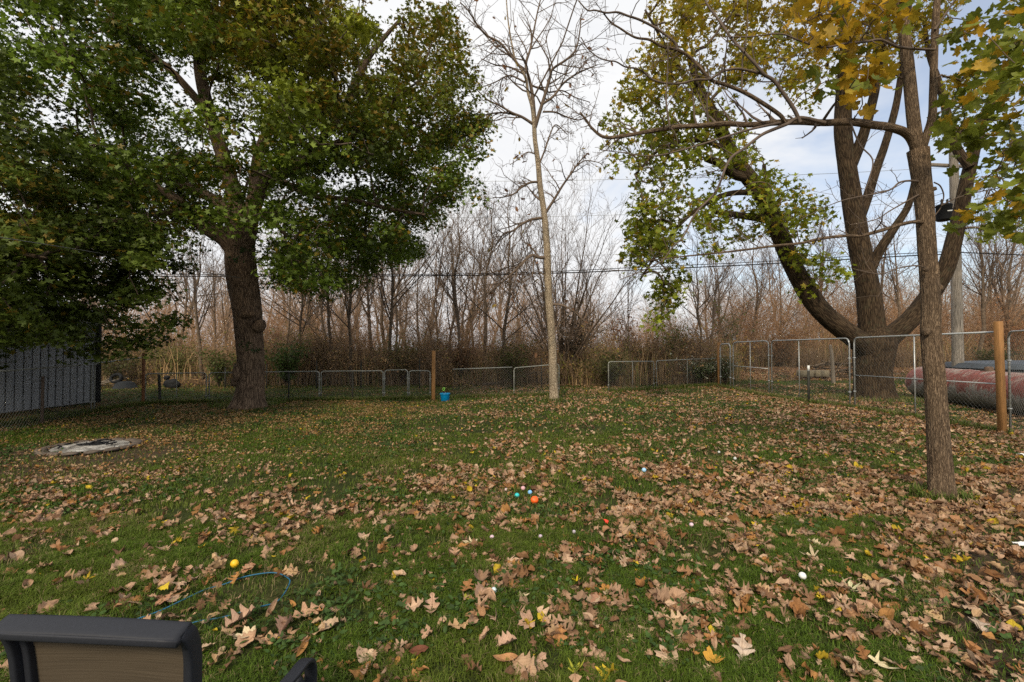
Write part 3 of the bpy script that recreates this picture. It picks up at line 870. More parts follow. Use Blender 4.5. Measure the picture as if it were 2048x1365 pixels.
# ------------------------------------------------------------------ trees: shared builders
def limb(px_pts, ds, wpx):
    """a limb from traced points: world points, radii"""
    px = np.array(px_pts, float); d = np.broadcast_to(np.asarray(ds, float), (len(px),)) if np.ndim(ds) == 0 else np.interp(np.linspace(0, 1, len(px)), np.linspace(0, 1, len(ds)), ds)
    P = at(px[:, 0], px[:, 1], d)
    wv = np.interp(np.linspace(0, 1, len(px)), np.linspace(0, 1, len(wpx)), wpx)
    return P, wv / 2 / F * d / np.sqrt(1 + ((px[:, 0] - 1024) / F) ** 2)

def connect(clumps, NP, NR, geo, rmin=0.006, rmax=0.08, sag=0.12, s=4, pen=0.25, per=0.009):
    """twigs that carry clumps of leaves: each joins the nearest wood already there"""
    nodes = [np.asarray(p) for p in NP]; par = [-1] * len(nodes); nn = len(nodes)
    A = np.array(nodes)
    d0 = np.array([np.min(np.linalg.norm(A - c, axis=1)) for c in clumps])
    order = np.argsort(d0)
    depth = [0.0] * nn
    cap = nn + len(clumps)
    arr = np.zeros((cap, 3)); arr[:nn] = A
    dep = np.zeros(cap)
    k = nn
    for ci in order:
        c = clumps[ci]
        dist = np.linalg.norm(arr[:k] - c, axis=1)
        j = int(np.argmin(dist + pen * dep[:k]))
        arr[k] = c; dep[k] = dep[j] + dist[j]; par.append(j); k += 1
    cntd = np.zeros(k)
    for i in range(k - 1, nn - 1, -1):
        cntd[i] += 1
        if par[i] >= nn: cntd[par[i]] += cntd[i]
    rad = np.clip(per * np.sqrt(cntd), rmin, rmax)
    ii_ = np.arange(nn, k); pj = np.array(par[nn:])
    a, b = arr[pj], arr[ii_]
    m = len(ii_)
    tt = np.linspace(0, 1, 6)[None, :, None]
    ln = np.linalg.norm(b - a, axis=1)[:, None, None]
    j1 = rng.normal(size=(m, 1, 3)) * 0.11 * ln + np.array([0, 0, sag]) * ln
    P = a[:, None] * (1 - tt) + b[:, None] * tt + j1 * np.sin(math.pi * tt) + rng.normal(size=(m, 6, 3)) * 0.02 * ln * np.sin(math.pi * tt)
    R0 = np.where(pj >= nn, np.minimum(rad[pj], rad[ii_] * 1.25), rad[ii_] * 1.2)
    R = R0[:, None] * (1 - tt[..., 0]) + rad[ii_][:, None] * tt[..., 0]
    tubes(geo, P, R, s)
    return P, R

def in_poly(px, py, poly):
    poly = np.asarray(poly, float); x0, y0 = poly[:, 0], poly[:, 1]; x1, y1 = np.roll(x0, -1), np.roll(y0, -1)
    r = np.zeros(len(px), bool)
    for a, b, c, d in zip(x0, y0, x1, y1):
        k = ((b > py) != (d > py)) & (px < (c - a) * (py - b) / (d - b + 1e-12) + a)
        r ^= k
    return r

def foliage(geo, cl, rad, nper, size, base, jit=0.3, flat=0.5, tilt=0.75, droop=0.0, yellow=0.0, ycol=(0.32, 0.22, 0.02), ysel=None, proto=None):
    n = len(cl)
    k = rng.poisson(nper, n)
    idx = np.repeat(np.arange(n), k); m = len(idx)
    d = nrm(rng.normal(size=(m, 3))) * (rng.random(m) ** 0.45)[:, None]
    rr = np.broadcast_to(rad, (n,))[idx]
    off = d * rr[:, None] * np.array([1, 1, flat])
    # leaves lie in tiers inside a clump, as sprays do
    off[:, 2] -= droop * (off[:, 0] ** 2 + off[:, 1] ** 2) / rr
    pos = cl[idx] + off
    nv = np.array([0, 0, 1.0]) + tilt * rng.normal(size=(m, 3)) + 0.35 * d
    sz = size * (0.6 + 0.65 * rng.random(m))
    tone = (1 + jit * rng.normal(size=n))[idx]
    col = np.broadcast_to(base, (n, 3))[idx] * np.clip(tone * (0.72 + 0.56 * rng.random(m)), 0.35, 1.9)[:, None]
    if yellow > 0 or ysel is not None:
        py = (ysel[idx] if ysel is not None else yellow)
        s = rng.random(m) < py
        f = (0.5 + 0.5 * rng.random(s.sum()))[:, None]
        col[s] = col[s] * (1 - f) + np.array(ycol) * (0.7 + 0.6 * rng.random(s.sum()))[:, None] * f
    leaf_batch(geo, proto or CROWN, pos, sz, nv, rng.random(m) * 6.283, col, rng.normal(size=m) * 0.6 + 0.5, rng.normal(size=m) * 0.6 + .2, 0.05 if proto else 0)
    return pos

# ------------------------------------------------------------------ the old maple on the left
tr = thing("maple_tree", "large old green maple with thick burled trunk in front of the back fence", "tree", tuple(G(497, 818)))
base = np.array(tr.location)
def rel(P): return P - base
g = Geo()
D0 = 12.0
tp, twd = limb([(497, 824), (499, 790), (501, 750), (502, 700), (498, 660), (493, 620), (485, 560), (482, 520), (481, 480), (488, 452)], D0, [66, 58, 56, 55, 57, 60, 63, 62, 58, 44])
bigtube(g, rel(tp), twd, 150, 84, ridge=0.035, rfreq=46, seed=2.0, lump=0.10, flare=0.62)
# burls and the healed branch collar
def lump(geo, c, r, sc=(1, 1, 1), seed=0, amp=0.35, seg=22):
    th = np.linspace(0, math.pi, seg // 2 + 1); ph = np.arange(seg) * 2 * math.pi / seg
    x = np.sin(th)[:, None] * np.cos(ph); y = np.sin(th)[:, None] * np.sin(ph); z = np.cos(th)[:, None] * np.ones(seg)
    rr = r * (1 + amp * (fbm(x * 1.7 + seed, y * 1.7, z * 1.7, 3) - 0.5) * 2)
    X = np.stack([x * sc[0], y * sc[1], z * sc[2]], -1) * rr[..., None] + c
    i = np.arange(X.shape[0] * seg).reshape(-1, seg)
    q = np.stack([i[:-1], i[1:], np.roll(i, -1, 1)[1:], np.roll(i, -1, 1)[:-1]], -1).reshape(-1, 4)
    geo.add(X.reshape(-1, 3), q, (1, 1, 1), np.stack([x * r, y * r, z * r * 2], -1).reshape(-1, 3) + 0.02)
for (px, py, dd, rr, sc) in [(519, 652, 11.8, .19, (.8, .8, 1.0)), (474, 745, 11.7, .15, (.8, .8, 1.6)), (492, 627, 11.62, .13, (1.5, .6, .9)), (503, 628, 11.6, .1, (1, .6, .9)), (468, 765, 11.75, .1, (.8, .8, 1.2))]:
    lump(g, rel(at(px, py, dd)), rr, sc, px)
obj("trunk", g, M['bark_old'], tr)
maple_limbs = []
for (pts, ds, wp) in [
    ([(478, 510), (452, 478), (425, 462), (400, 445), (375, 420), (345, 395), (300, 372), (240, 366), (180, 345), (110, 330)], [12, 11.7, 11.2, 10.8], [46, 40, 34, 26, 20, 15, 10]),
    ([(484, 500), (470, 455), (445, 415), (420, 395), (385, 378), (350, 366), (300, 350), (250, 310)], [12, 12.2, 12.8, 13.2], [36, 32, 26, 20, 14, 9]),
    ([(488, 490), (498, 440), (512, 395), (526, 365), (545, 352), (580, 343), (620, 318), (670, 290), (730, 262)], [12, 12, 11.8, 11.2], [44, 36, 30, 24, 18, 11]),
    ([(508, 405), (512, 350), (520, 300), (545, 250), (575, 215), (600, 170), (630, 100), (650, 30)], [12, 12.4, 12.8], [28, 24, 20, 14, 10]),
    ([(486, 500), (478, 430), (455, 340), (420, 230), (400, 140), (400, 70), (412, 0), (430, -150), (440, -300)], [12, 12.2, 12.4, 12.4], [40, 34, 28, 22, 18, 10]),
    ([(526, 365), (590, 330), (650, 270), (690, 215), (712, 165), (735, 120), (765, 80), (800, 40)], [12, 12.4, 12.8, 12.9], [20, 18, 15, 11, 6]),
    ([(420, 230), (350, 150), (280, 90), (220, 20), (170, -60)], [12.4, 12, 11.5], [20, 14, 8]),
    ([(375, 420), (300, 430), (210, 450), (120, 500)], [11.4, 10.5, 9.6], [16, 11, 6]),
    ([(545, 352), (620, 390), (700, 400), (790, 420), (850, 430)], [11.8, 11.2, 10.8], [15, 10, 5]),
    ([(400, 140), (440, 40), (500, -60), (560, -180)], [12.4, 12.8, 13], [16, 12, 6])]:
    P, R = limb(pts, ds, wp)
    g = Geo(); Pm, Rm_ = bigtube(g, rel(P), R, 46, 26, ridge=0.04, rfreq=22, seed=len(maple_limbs), lump=0.1)
    obj("limb", g, M['bark_old'], tr)
    maple_limbs.append(Pm)
NP = np.concatenate([p[8::3] for p in maple_limbs]) + base
OUT = [(-900, -1200), (780, -1100), (752, -40), (750, 25), (762, 62), (800, 45), (838, 12), (885, 18), (915, 60), (932, 110), (938, 190), (946, 240), (940, 300), (905, 330), (934, 372), (900, 400), (905, 425), (885, 462), (860, 500), (800, 512), (770, 545), (745, 560), (720, 520), (690, 560), (640, 580), (600, 560), (560, 598), (540, 560), (530, 478), (500, 455), (462, 468), (425, 440), (385, 452), (330, 440), (318, 478), (-900, 520)]
def crown(cen, radii, n, outline, zmin, core=0.35):
    res = []
    tot = 0
    while tot < n:
        d = nrm(rng.normal(size=(4000, 3))) * (core + (1 - core) * rng.random((4000, 1)) ** 0.6)
        P = cen + d * radii
        px, py, dp = proj(P)
        px = px + rng.normal(size=len(px)) * 10 + 26 * (fbm(px / 40, py / 40, 2, 2) - .5) * 2; py = py + rng.normal(size=len(px)) * 10
        ok = (P[:, 2] > zmin) & (dp > 1)
        inim = (px > -150) & (px < 2200) & (py > -150) & (py < 1400)
        ok &= ~inim | in_poly(px, py, outline)
        # thin clumps where the photograph shows sky through the crown
        res.append(P[ok]); tot += ok.sum()
    return np.concatenate(res)[:n]
cl = crown(np.array([-6.8, 12.4, 7.0]), np.array([6.5, 5.2, 6.4]), 1050, OUT, 3.0)
px, py, dp = proj(cl)
gl = Geo()
hole = fbm(px / 85.0, py / 85.0, 4.2, 3)
gap = (hole < 0.42) & (py < 470)
cl = cl[~gap]; px, py = px[~gap], py[~gap]
gt = Geo()
connect(rel(cl), rel(NP), None, gt, 0.007, 0.07, 0.1)
warm = sstep(380, 60, py) * sstep(300, 560, px)
basec = np.array([0.104, 0.156, 0.017]) * (1 - 0.0 * warm[:, None]) + warm[:, None] * np.array([0.068, 0.035, 0.0])
ysel = 0.03 + 0.16 * (fbm(px / 75, py / 75, 18, 2) > 0.6) + 0.33 * warm * (fbm(px / 60, py / 60, 8, 2) > 0.45)
foliage(gl, rel(cl), 0.35 + 0.5 * rng.random(len(cl)), 165, 0.13, basec, 0.28, 0.5, 0.75, 0.15, ysel=ysel, ycol=(0.26, 0.16, 0.02))
# a fringe of epicormic leaves on the trunk
fr = at(np.array([492, 505, 470, 486]), np.array([690, 700, 520, 500]), np.array([11.3, 11.35, 11.2, 11.2]))
foliage(gl, rel(fr), 0.2, 22, 0.1, np.array([0.05, 0.085, 0.025]), 0.2, 0.5)
obj("twig_canopy", gt, M['twig_dark'], tr)
obj("crown", gl, M['leaf'], tr)

# ------------------------------------------------------------------ second maple, its trunk beyond the left edge, hanging low over the shed
tr = thing("maple_tree", "dark green maple reaching in from the left edge, drooping low over the grey shed", "tree", (-10.7, 7.6, float(ground_z(-10.7, 7.6))))
base = np.array(tr.location)
g = Geo()
Pt = np.array([(0, 0, -0.1), (0.05, 0.02, 1.0), (0.1, 0.1, 2.2), (0.05, 0.25, 3.4), (0.1, 0.4, 5.2), (0.0, 0.5, 7.6)])
bigtube(g, Pt, [0.3, 0.27, 0.25, 0.22, 0.15, 0.05], 70, 48, ridge=0.04, rfreq=30, seed=6, lump=0.08, flare=0.6)
obj("trunk", g, M['bark_old'], tr)
lb = []
for (pts) in [
    np.array([(0.05, 0.2, 3.2), (0.7, 0.7, 3.55), (1.5, 1.2, 3.75), (2.4, 1.5, 4.1), (3.6, 1.9, 4.2)]),
    np.array([(0.05, 0.2, 2.7), (0.9, 0.2, 3.1), (2.0, -0.2, 3.2), (3.3, -0.4, 3.0)]),
    np.array([(0.08, 0.3, 4.2), (0.7, 0.2, 4.9), (1.5, -0.6, 5.5), (2.3, -1.2, 5.8)]),
    np.array([(0.05, 0.2, 3.0), (0.3, 1.2, 3.5), (0.9, 2.6, 3.8), (1.4, 3.8, 3.7)]),
    np.array([(0.05, 0.3, 3.6), (-0.9, 0.9, 4.2), (-2.0, 1.4, 4.6)]),
    np.array([(0.05, 0.3, 3.9), (-0.5, -0.8, 4.6), (-1.2, -1.9, 5.0)])]:
    g = Geo(); Pm, _ = bigtube(g, pts, np.linspace(0.11, 0.025, len(pts)), 30, 18, ridge=0.04, rfreq=18, seed=3, lump=0.1)
    obj("limb", g, M['bark_old'], tr); lb.append(Pm)
NP = np.concatenate([p[4::2] for p in lb])
OUT2 = [(-1500, -900), (40, -900), (60, 60), (90, 250), (160, 330), (250, 420), (315, 475), (352, 545), (315, 580), (345, 640), (378, 690), (330, 672), (330, 700), (268, 742), (232, 700), (196, 700), (160, 716), (128, 745), (100, 765), (82, 745), (60, 765), (30, 750), (0, 765), (-1500, 900)]
cl = crown(np.array([-9.4, 8.6, 4.1]), np.array([3.9, 3.2, 3.0]), 430, OUT2, 0.95, 0.2)
cl = cl[(cl[:, 0] > -11.7) | (cl[:, 2] > 3.2)]
px, py, dp = proj(cl)
keep = (dp > 5.5) & ~((py < 430) & (fbm(px / 70, py / 70, 1.2, 2) < 0.47))
cl = cl[keep]; px, py = px[keep], py[keep]
gt, gl = Geo(), Geo()
connect(cl - base, NP, None, gt, 0.006, 0.05, 0.15)
ysel = 0.02 + 0.5 * np.exp(-(((px - 40) / 70) ** 2 + ((py - 400) / 70) ** 2)) + 0.6 * np.exp(-(((px - 90) / 50) ** 2 + ((py - 95) / 60) ** 2))
foliage(gl, cl - base, 0.35 + 0.3 * rng.random(len(cl)), 180, 0.115, np.array([0.088, 0.122, 0.018]), 0.28, 0.45, 0.65, 0.25, ysel=ysel, ycol=(0.30, 0.2, 0.03))
obj("twig_canopy", gt, M['twig_dark'], tr)
obj("crown", gl, M['leaf'], tr)

# ------------------------------------------------------------------ the many-stemmed maple on the right
tr = thing("maple_tree", "thick multi stemmed maple with curving dark limbs behind the tall right fence", "tree", tuple(G(1747, 797)))
base = np.array(tr.location)
g = Geo()
DR = 14.3
P, R = limb([(1750, 806), (1748, 775), (1746, 740), (1748, 705), (1750, 680), (1752, 655)], DR, [84, 80, 80, 90, 92, 60])
bigtube(g, rel(P), R, 90, 72, ridge=0.03, rfreq=44, seed=8, lump=0.07, flare=0.5)
obj("trunk", g, M['bark_right'], tr)
rl = []
for (pts, ds, wp) in [
    ([(1748, 705), (1715, 680), (1680, 655), (1645, 625), (1612, 580), (1590, 540), (1572, 500), (1550, 445), (1520, 385), (1485, 340), (1460, 300), (1435, 245), (1405, 190), (1380, 120)], [14.2, 14.0, 13.6, 13.4], [62, 50, 46, 44, 42, 40, 39, 38, 35, 32, 28, 25, 20, 12]),
    ([(1745, 705), (1742, 640), (1738, 590), (1726, 530), (1715, 470), (1704, 400), (1694, 330), (1686, 260), (1688, 180), (1694, 90), (1690, 0), (1680, -120)], [14.3, 14.5, 14.6], [64, 56, 50, 46, 44, 38, 36, 32, 26, 18]),
    ([(1752, 700), (1785, 670), (1820, 640), (1860, 590), (1890, 540), (1908, 480), (1922, 420), (1936, 350), (1950, 290), (1972, 230), (2002, 160), (2040, 90), (2080, 10)], [14.3, 14.0, 13.8, 13.6], [56, 48, 44, 42, 40, 36, 32, 30, 26, 22, 18, 12]),
    ([(1722, 430), (1735, 395), (1752, 340), (1770, 290), (1790, 220), (1802, 150), (1812, 60), (1830, -60)], [14.5, 14.8, 15.0], [24, 20, 17, 14, 9]),
    ([(1738, 545), (1760, 500), (1790, 455), (1815, 415), (1826, 375), (1830, 340)], [14.3, 14.0], [26, 20, 15, 10]),
    ([(1695, 345), (1715, 300), (1730, 260), (1748, 190), (1765, 100), (1780, 0), (1800, -100)], [14.5, 14.1, 13.9], [30, 24, 20, 14, 8]),
    ([(1940, 335), (1915, 300), (1898, 250), (1888, 200), (1872, 150), (1856, 100), (1848, 30)], [13.7, 14.2, 14.6], [24, 22, 18, 14, 8]),
    ([(1540, 440), (1510, 435), (1485, 432), (1458, 428), (1432, 425)], [13.8, 13.4], [20, 15, 9]),
    ([(1500, 356), (1470, 350), (1440, 328), (1412, 317)], [13.6, 13.3], [22, 18, 14]),
    ([(1560, 450), (1545, 400), (1530, 350), (1528, 330)], [13.7, 13.9], [12, 10, 8]),
    ([(1520, 385), (1450, 390), (1380, 430), (1320, 500), (1280, 560)], [13.6, 13.0, 12.6], [14, 8, 4]),
    ([(1460, 300), (1390, 280), (1320, 300), (1270, 350)], [13.5, 13.1, 12.8], [12, 7, 4]),
    ([(1435, 245), (1380, 170), (1330, 90), (1290, 20)], [13.5, 13.2, 13], [11, 7, 4])]:
    P, R = limb(pts, ds, wp)
    g = Geo(); Pm, _ = bigtube(g, rel(P), R, 60, 30, ridge=0.03, rfreq=24, seed=len(rl) + 20, lump=0.08)
    obj("limb", g, M['bark_right'], tr); rl.append(Pm)
NP = np.concatenate([p[20::3] for p in rl])
def poly_clumps(poly, n, d0, dsd):
    poly = np.asarray(poly, float)
    lo, hi = poly.min(0), poly.max(0)
    q = lo + (hi - lo) * rng.random((n * 6, 2))
    q = q[in_poly(q[:, 0], q[:, 1], poly)][:n]
    return at(q[:, 0], q[:, 1], d0 + dsd * rng.normal(size=len(q)))
A1 = poly_clumps([(1330, -80), (1580, -80), (1560, 100), (1500, 200), (1510, 330), (1640, 395), (1665, 440), (1620, 470), (1560, 450), (1440, 500), (1330, 520), (1275, 515), (1262, 450), (1295, 400), (1240, 330), (1215, 215), (1265, 170), (1300, 60)], 420, 13.4, 1.0)
A2 = poly_clumps([(1262, 400), (1310, 400), (1300, 530), (1262, 545)], 22, 12.9, 0.3)
A3 = poly_clumps([(1310, 540), (1375, 530), (1345, 640), (1310, 660), (1318, 600)], 17, 12.7, 0.3)
A4 = poly_clumps([(1575, 470), (1680, 480), (1680, 570), (1600, 585), (1570, 540)], 17, 13.2, 0.4)
A5 = poly_clumps([(1560, -120), (1960, -120), (1900, 60), (1760, 150), (1640, 230), (1560, 200)], 170, 14.2, 1.2)
A6 = poly_clumps([(1880, 160), (2150, 0), (2250, 250), (2120, 480), (1960, 470), (1990, 300), (1900, 280)], 110, 13.8, 1.2)
A7 = poly_clumps([(1250, -700), (2100, -700), (2300, -200), (2050, -80), (1300, -80)], 170, 14.2, 2.2)
cl = np.concatenate([A1, A2, A3, A4, A5, A6, A7])
px, py, dp = proj(cl)
keep = ~(fbm(px / 48, py / 48, 6.6, 2) < 0.42)
cl = cl[keep]; px, py = px[keep], py[keep]
gt, gl = Geo(), Geo()
connect(rel(cl), NP, None, gt, 0.006, 0.05, 0.1)
top = sstep(330, 60, py)
basec = np.array([0.20, 0.235, 0.02]) + top[:, None] * np.array([0.06, -0.005, 0.0])
ysel = 0.12 + 0.35 * top
foliage(gl, rel(cl), 0.5, 30, 0.19, basec, 0.2, 0.7, 0.9, 0.1, ysel=ysel, ycol=(0.38, 0.25, 0.02))
obj("twig_canopy", gt, M['twig'], tr)
obj("crown", gl, M['leaf_y'], tr)

# ------------------------------------------------------------------ the slim near tree on the right with a forked bare crown
tr = thing("hardwood_tree", "nearest tree, straight furrowed grey brown trunk with bare crooked branches and few yellow leaves", "tree", tuple(G(1882, 1000)))
base = np.array(tr.location)
DN = 4.75
g = Geo()
P, R = limb([(1885, 1006), (1881, 950), (1878, 900), (1872, 800), (1866, 720), (1862, 680), (1861, 655), (1862, 620), (1860, 570), (1856, 520), (1852, 460), (1848, 400), (1842, 350), (1836, 300)], DN, [54, 51, 49, 46, 44, 43, 42, 41, 41, 40, 39, 39, 40, 42, 46])
bigtube(g, rel(P), R, 420, 120, ridge=0.11, rfreq=34, seed=31, lump=0.03, flare=0.16)
for (px, py, dd, rr, sc) in [(1853, 664, 4.70, .04, (1, .8, 1.1)), (1868, 668, 4.70, .04, (1, .8, 1.0)), (1878, 576, 4.72, .042, (1.1, .9, .8)), (1866, 378, 4.72, .03, (1.3, .8, .8)), (1852, 540, 4.66, .03, (1, .6, .7))]:
    lump(g, rel(at(px, py, dd)), rr, sc, px, 0.4)
obj("trunk", g, M['bark_near'], tr)
nl_ = []
NEARL = [
    ([(1838, 330), (1832, 280), (1826, 230), (1819, 160), (1812, 90), (1804, 20), (1800, -60), (1795, -200)], [4.75, 4.75, 4.8], [34, 32, 30, 27, 25, 20]),
    ([(1838, 320), (1852, 275), (1864, 235), (1866, 190), (1868, 120), (1870, 60), (1876, -20), (1885, -120)], [4.75, 4.65, 4.6], [20, 20, 18, 17, 14]),
    ([(1838, 315), (1818, 272), (1785, 256), (1745, 250), (1700, 244), (1650, 246), (1600, 244), (1550, 246), (1500, 250), (1450, 248), (1400, 252), (1350, 255), (1300, 263), (1250, 272), (1210, 275), (1185, 258), (1172, 240), (1160, 225)], [4.75, 4.5, 4.25, 4.0, 3.9], [27, 25, 20, 16, 13, 10, 7, 4]),
    ([(1570, 244), (1558, 229), (1521, 204), (1486, 184), (1449, 169), (1421, 159), (1382, 117), (1354, 100), (1324, 93), (1299, 80), (1270, 75), (1240, 57), (1222, 45), (1207, 27)], [4.2, 4.05, 3.9], [12, 11, 9, 7, 5, 3.5]),
    ([(1354, 100), (1349, 85), (1324, 65), (1307, 54), (1279, 40), (1255, 32), (1235, 25), (1212, 26), (1190, 21), (1175, 21), (1157, 2)], [3.97, 3.85], [7, 6, 4.5, 3]),
    ([(1600, 245), (1588, 219), (1568, 189), (1548, 162), (1528, 149), (1511, 129), (1484, 100), (1461, 75), (1444, 50), (1431, 32), (1414, 8), (1400, -30)], [4.2, 4.1, 4.2], [11, 10, 8, 6, 4.5]),
    ([(1528, 149), (1499, 142), (1474, 138), (1449, 142), (1431, 152), (1419, 159), (1391, 160), (1362, 167), (1332, 167), (1304, 159), (1287, 144), (1269, 137), (1250, 134), (1232, 124), (1212, 121), (1195, 114), (1175, 97), (1162, 75)], [4.15, 4.0, 3.8], [7, 6, 5, 3.5, 2.5]),
    ([(1650, 246), (1600, 236), (1573, 249), (1531, 266), (1511, 279), (1486, 299), (1464, 314), (1451, 336), (1442, 361), (1428, 389), (1400, 417), (1384, 439), (1367, 473), (1345, 495), (1323, 523), (1284, 542), (1240, 560)], [4.25, 4.05, 3.9, 3.75], [11, 9, 7, 6, 5, 3.5, 2]),
    ([(1856, 448), (1830, 444), (1800, 450), (1760, 462), (1720, 472), (1690, 472), (1640, 478), (1600, 487), (1550, 492), (1490, 500), (1430, 507), (1370, 513), (1310, 520), (1285, 524)], [4.75, 4.45, 4.2, 4.0], [12, 11, 10, 8, 6, 4, 2]),
    ([(1848, 366), (1825, 362), (1800, 365), (1780, 380), (1740, 390), (1690, 400), (1650, 415), (1600, 440)], [4.75, 4.5, 4.3], [7, 6, 5, 3, 1.6]),
    ([(1848, 384), (1815, 402), (1780, 422), (1750, 440), (1700, 450)], [4.75, 4.6, 4.5], [5, 4, 2]),
    ([(1860, 540), (1835, 532), (1800, 536), (1760, 548), (1712, 540)], [4.75, 4.6, 4.5], [5, 4, 2]),
    ([(1868, 365), (1880, 372), (1887, 388), (1886, 402), (1880, 418), (1868, 435), (1862, 460)], [4.75, 4.7], [4.5, 4, 3, 3]),
    ([(1882, 412), (1910, 398), (1950, 386), (2000, 376), (2060, 362), (2110, 345)], [4.7, 4.6, 4.6], [5, 4, 3, 2]),
    ([(1868, 100), (1830, 98), (1800, 95), (1785, 90), (1760, 80), (1730, 84), (1690, 88), (1645, 95), (1600, 82), (1560, 68), (1500, 74), (1450, 74)], [4.6, 4.3, 4.1], [9, 8, 7, 5, 3]),
    ([(1870, 60), (1890, 30), (1910, 0), (1930, -30)], [4.6, 4.5], [8, 6, 4]),
    ([(1340, 257), (1332, 200), (1335, 150), (1336, 75)], [3.95, 3.9], [5, 4, 2]),
    ([(1815, 165), (1790, 150), (1776, 152), (1768, 160)], [4.8, 4.7], [6, 4, 2]),
    ([(1700, 244), (1720, 290), (1745, 320), (1738, 360), (1730, 380)], [4.3, 4.2], [5, 4, 2]),
    ([(1560, 246), (1490, 262), (1400, 290), (1310, 312), (1240, 305), (1200, 300)], [4.15, 3.9, 3.7], [7, 5, 3, 2])]
for pts, ds, wp in NEARL:
    P, R = limb(pts, ds, wp); R = R * (.95 if wp[0] > 29 or len(nl_) < 2 else .8)
    big = wp[0] >= 12
    g = Geo(); m_ = max(40, len(pts) * 8)
    Pm, Rm_ = bigtube(g, rel(P), R, m_ * (2 if big else 1), 40 if big else 12, ridge=0.06 if big else 0.03, rfreq=26 if big else 12, seed=len(nl_) + 50, lump=0.1)
    obj("limb", g, M['bark_near'] if big else M['twig_near'], tr); nl_.append((Pm, Rm_))
gt = Geo()
for (Pm, Rm_) in nl_[2:]:
    k = np.linspace(0, len(Pm) - 1, 24).astype(int)
    L0 = Pm[k][None]; R0 = Rm_[k][None]
    L = np.linalg.norm(np.diff(L0[0], axis=0), axis=1).sum()
    Q1, S1 = spawn(L0, R0, max(4, int(L * 7)), 0.2, 1.0, 55, 18, 0.22 / max(L, .6) * 1.2, 0.55, 0.35, 0.16, 6, 0.5, 0.0028, 0.2, np.array([0, 0, 0.9]))
    tubes(gt, Q1, np.maximum(S1, 0.0022), 5)
    Q2, S2 = spawn(Q1, S1, 3, 0.3, 1.0, 50, 20, 0.45, 0.4, 0.2, 0.2, 4, 0.7, 0.002, 0.3)
    tubes(gt, Q2, np.maximum(S2, 0.0018), 4)
obj("twig_canopy", gt, M['twig_near'], tr)
gl = Geo(); gt = Geo()
B1 = poly_clumps([(1600, -80), (1870, -80), (1866, 70), (1800, 95), (1740, 150), (1770, 190), (1700, 190), (1640, 150), (1640, 110), (1590, 60)], 46, 4.3, 0.35)
B2 = poly_clumps([(1905, -60), (2120, -60), (2130, 300), (2000, 320), (1960, 270), (1900, 200), (1910, 100)], 56, 4.5, 0.35)
B3 = poly_clumps([(1960, 300), (2110, 280), (2110, 470), (2000, 500), (1930, 470), (1970, 400)], 24, 4.6, 0.3)
B4 = poly_clumps([(1890, 270), (1930, 250), (1975, 285), (1950, 320), (1900, 315)], 6, 4.5, 0.2)
cl = np.concatenate([B1, B2, B3, B4]); px, py, _ = proj(cl)
NP = np.concatenate([p[0][10::4] for p in nl_])
connect(rel(cl), NP, None, gt, 0.003, 0.012, 0.1, 5, per=0.0025)
ysel = 0.15 + 0.6 * ((px < 1880) & (py < 220)) * (fbm(px / 50, py / 50, 3, 2) > 0.45) + 0.3 * (fbm(px / 60, py / 60, 13, 2) > 0.58)
foliage(gl, rel(cl), 0.25, 9.0, 0.112, np.array([0.17, 0.2, 0.025]), 0.15, 0.7, 0.8, 0.1, ysel=ysel, ycol=(0.5, 0.29, 0.02), proto=NEARMAPLE)
obj("twig_canopy", gt, M['twig_near'], tr)
obj("crown", gl, M['leaf_y'], tr)

# ------------------------------------------------------------------ tall slim tree in the middle, almost bare
tr = thing("oak_tree", "tall slim pale trunked tree, nearly bare, standing in the middle of the lawn", "tree", tuple(G(1109, 803)))
base = np.array(tr.location)
DM = 13.75
g = Geo()
P, R = limb([(1109, 808), (1107, 760), (1105, 700), (1102, 650), (1098, 600), (1096, 550), (1094, 500), (1091, 450), (1086, 410), (1080, 370), (1076, 325), (1070, 280), (1068, 246), (1064, 215), (1056, 185), (1052, 158), (1042, 138), (1030, 118), (1022, 80), (1016, 40), (1012, -10), (1008, -60)], DM, np.array([22, 20, 19, 18.5, 18, 17, 16.5, 15, 14, 13, 12, 11, 10.5, 8, 7, 6.5, 6, 5, 4, 3.2, 2.5, 1.5]) * .82)
bigtube(g, rel(P), R, 220, 40, ridge=0.1, rfreq=16, seed=70, lump=0.08, flare=0.35)
obj("trunk", g, M['bark_slim'], tr)
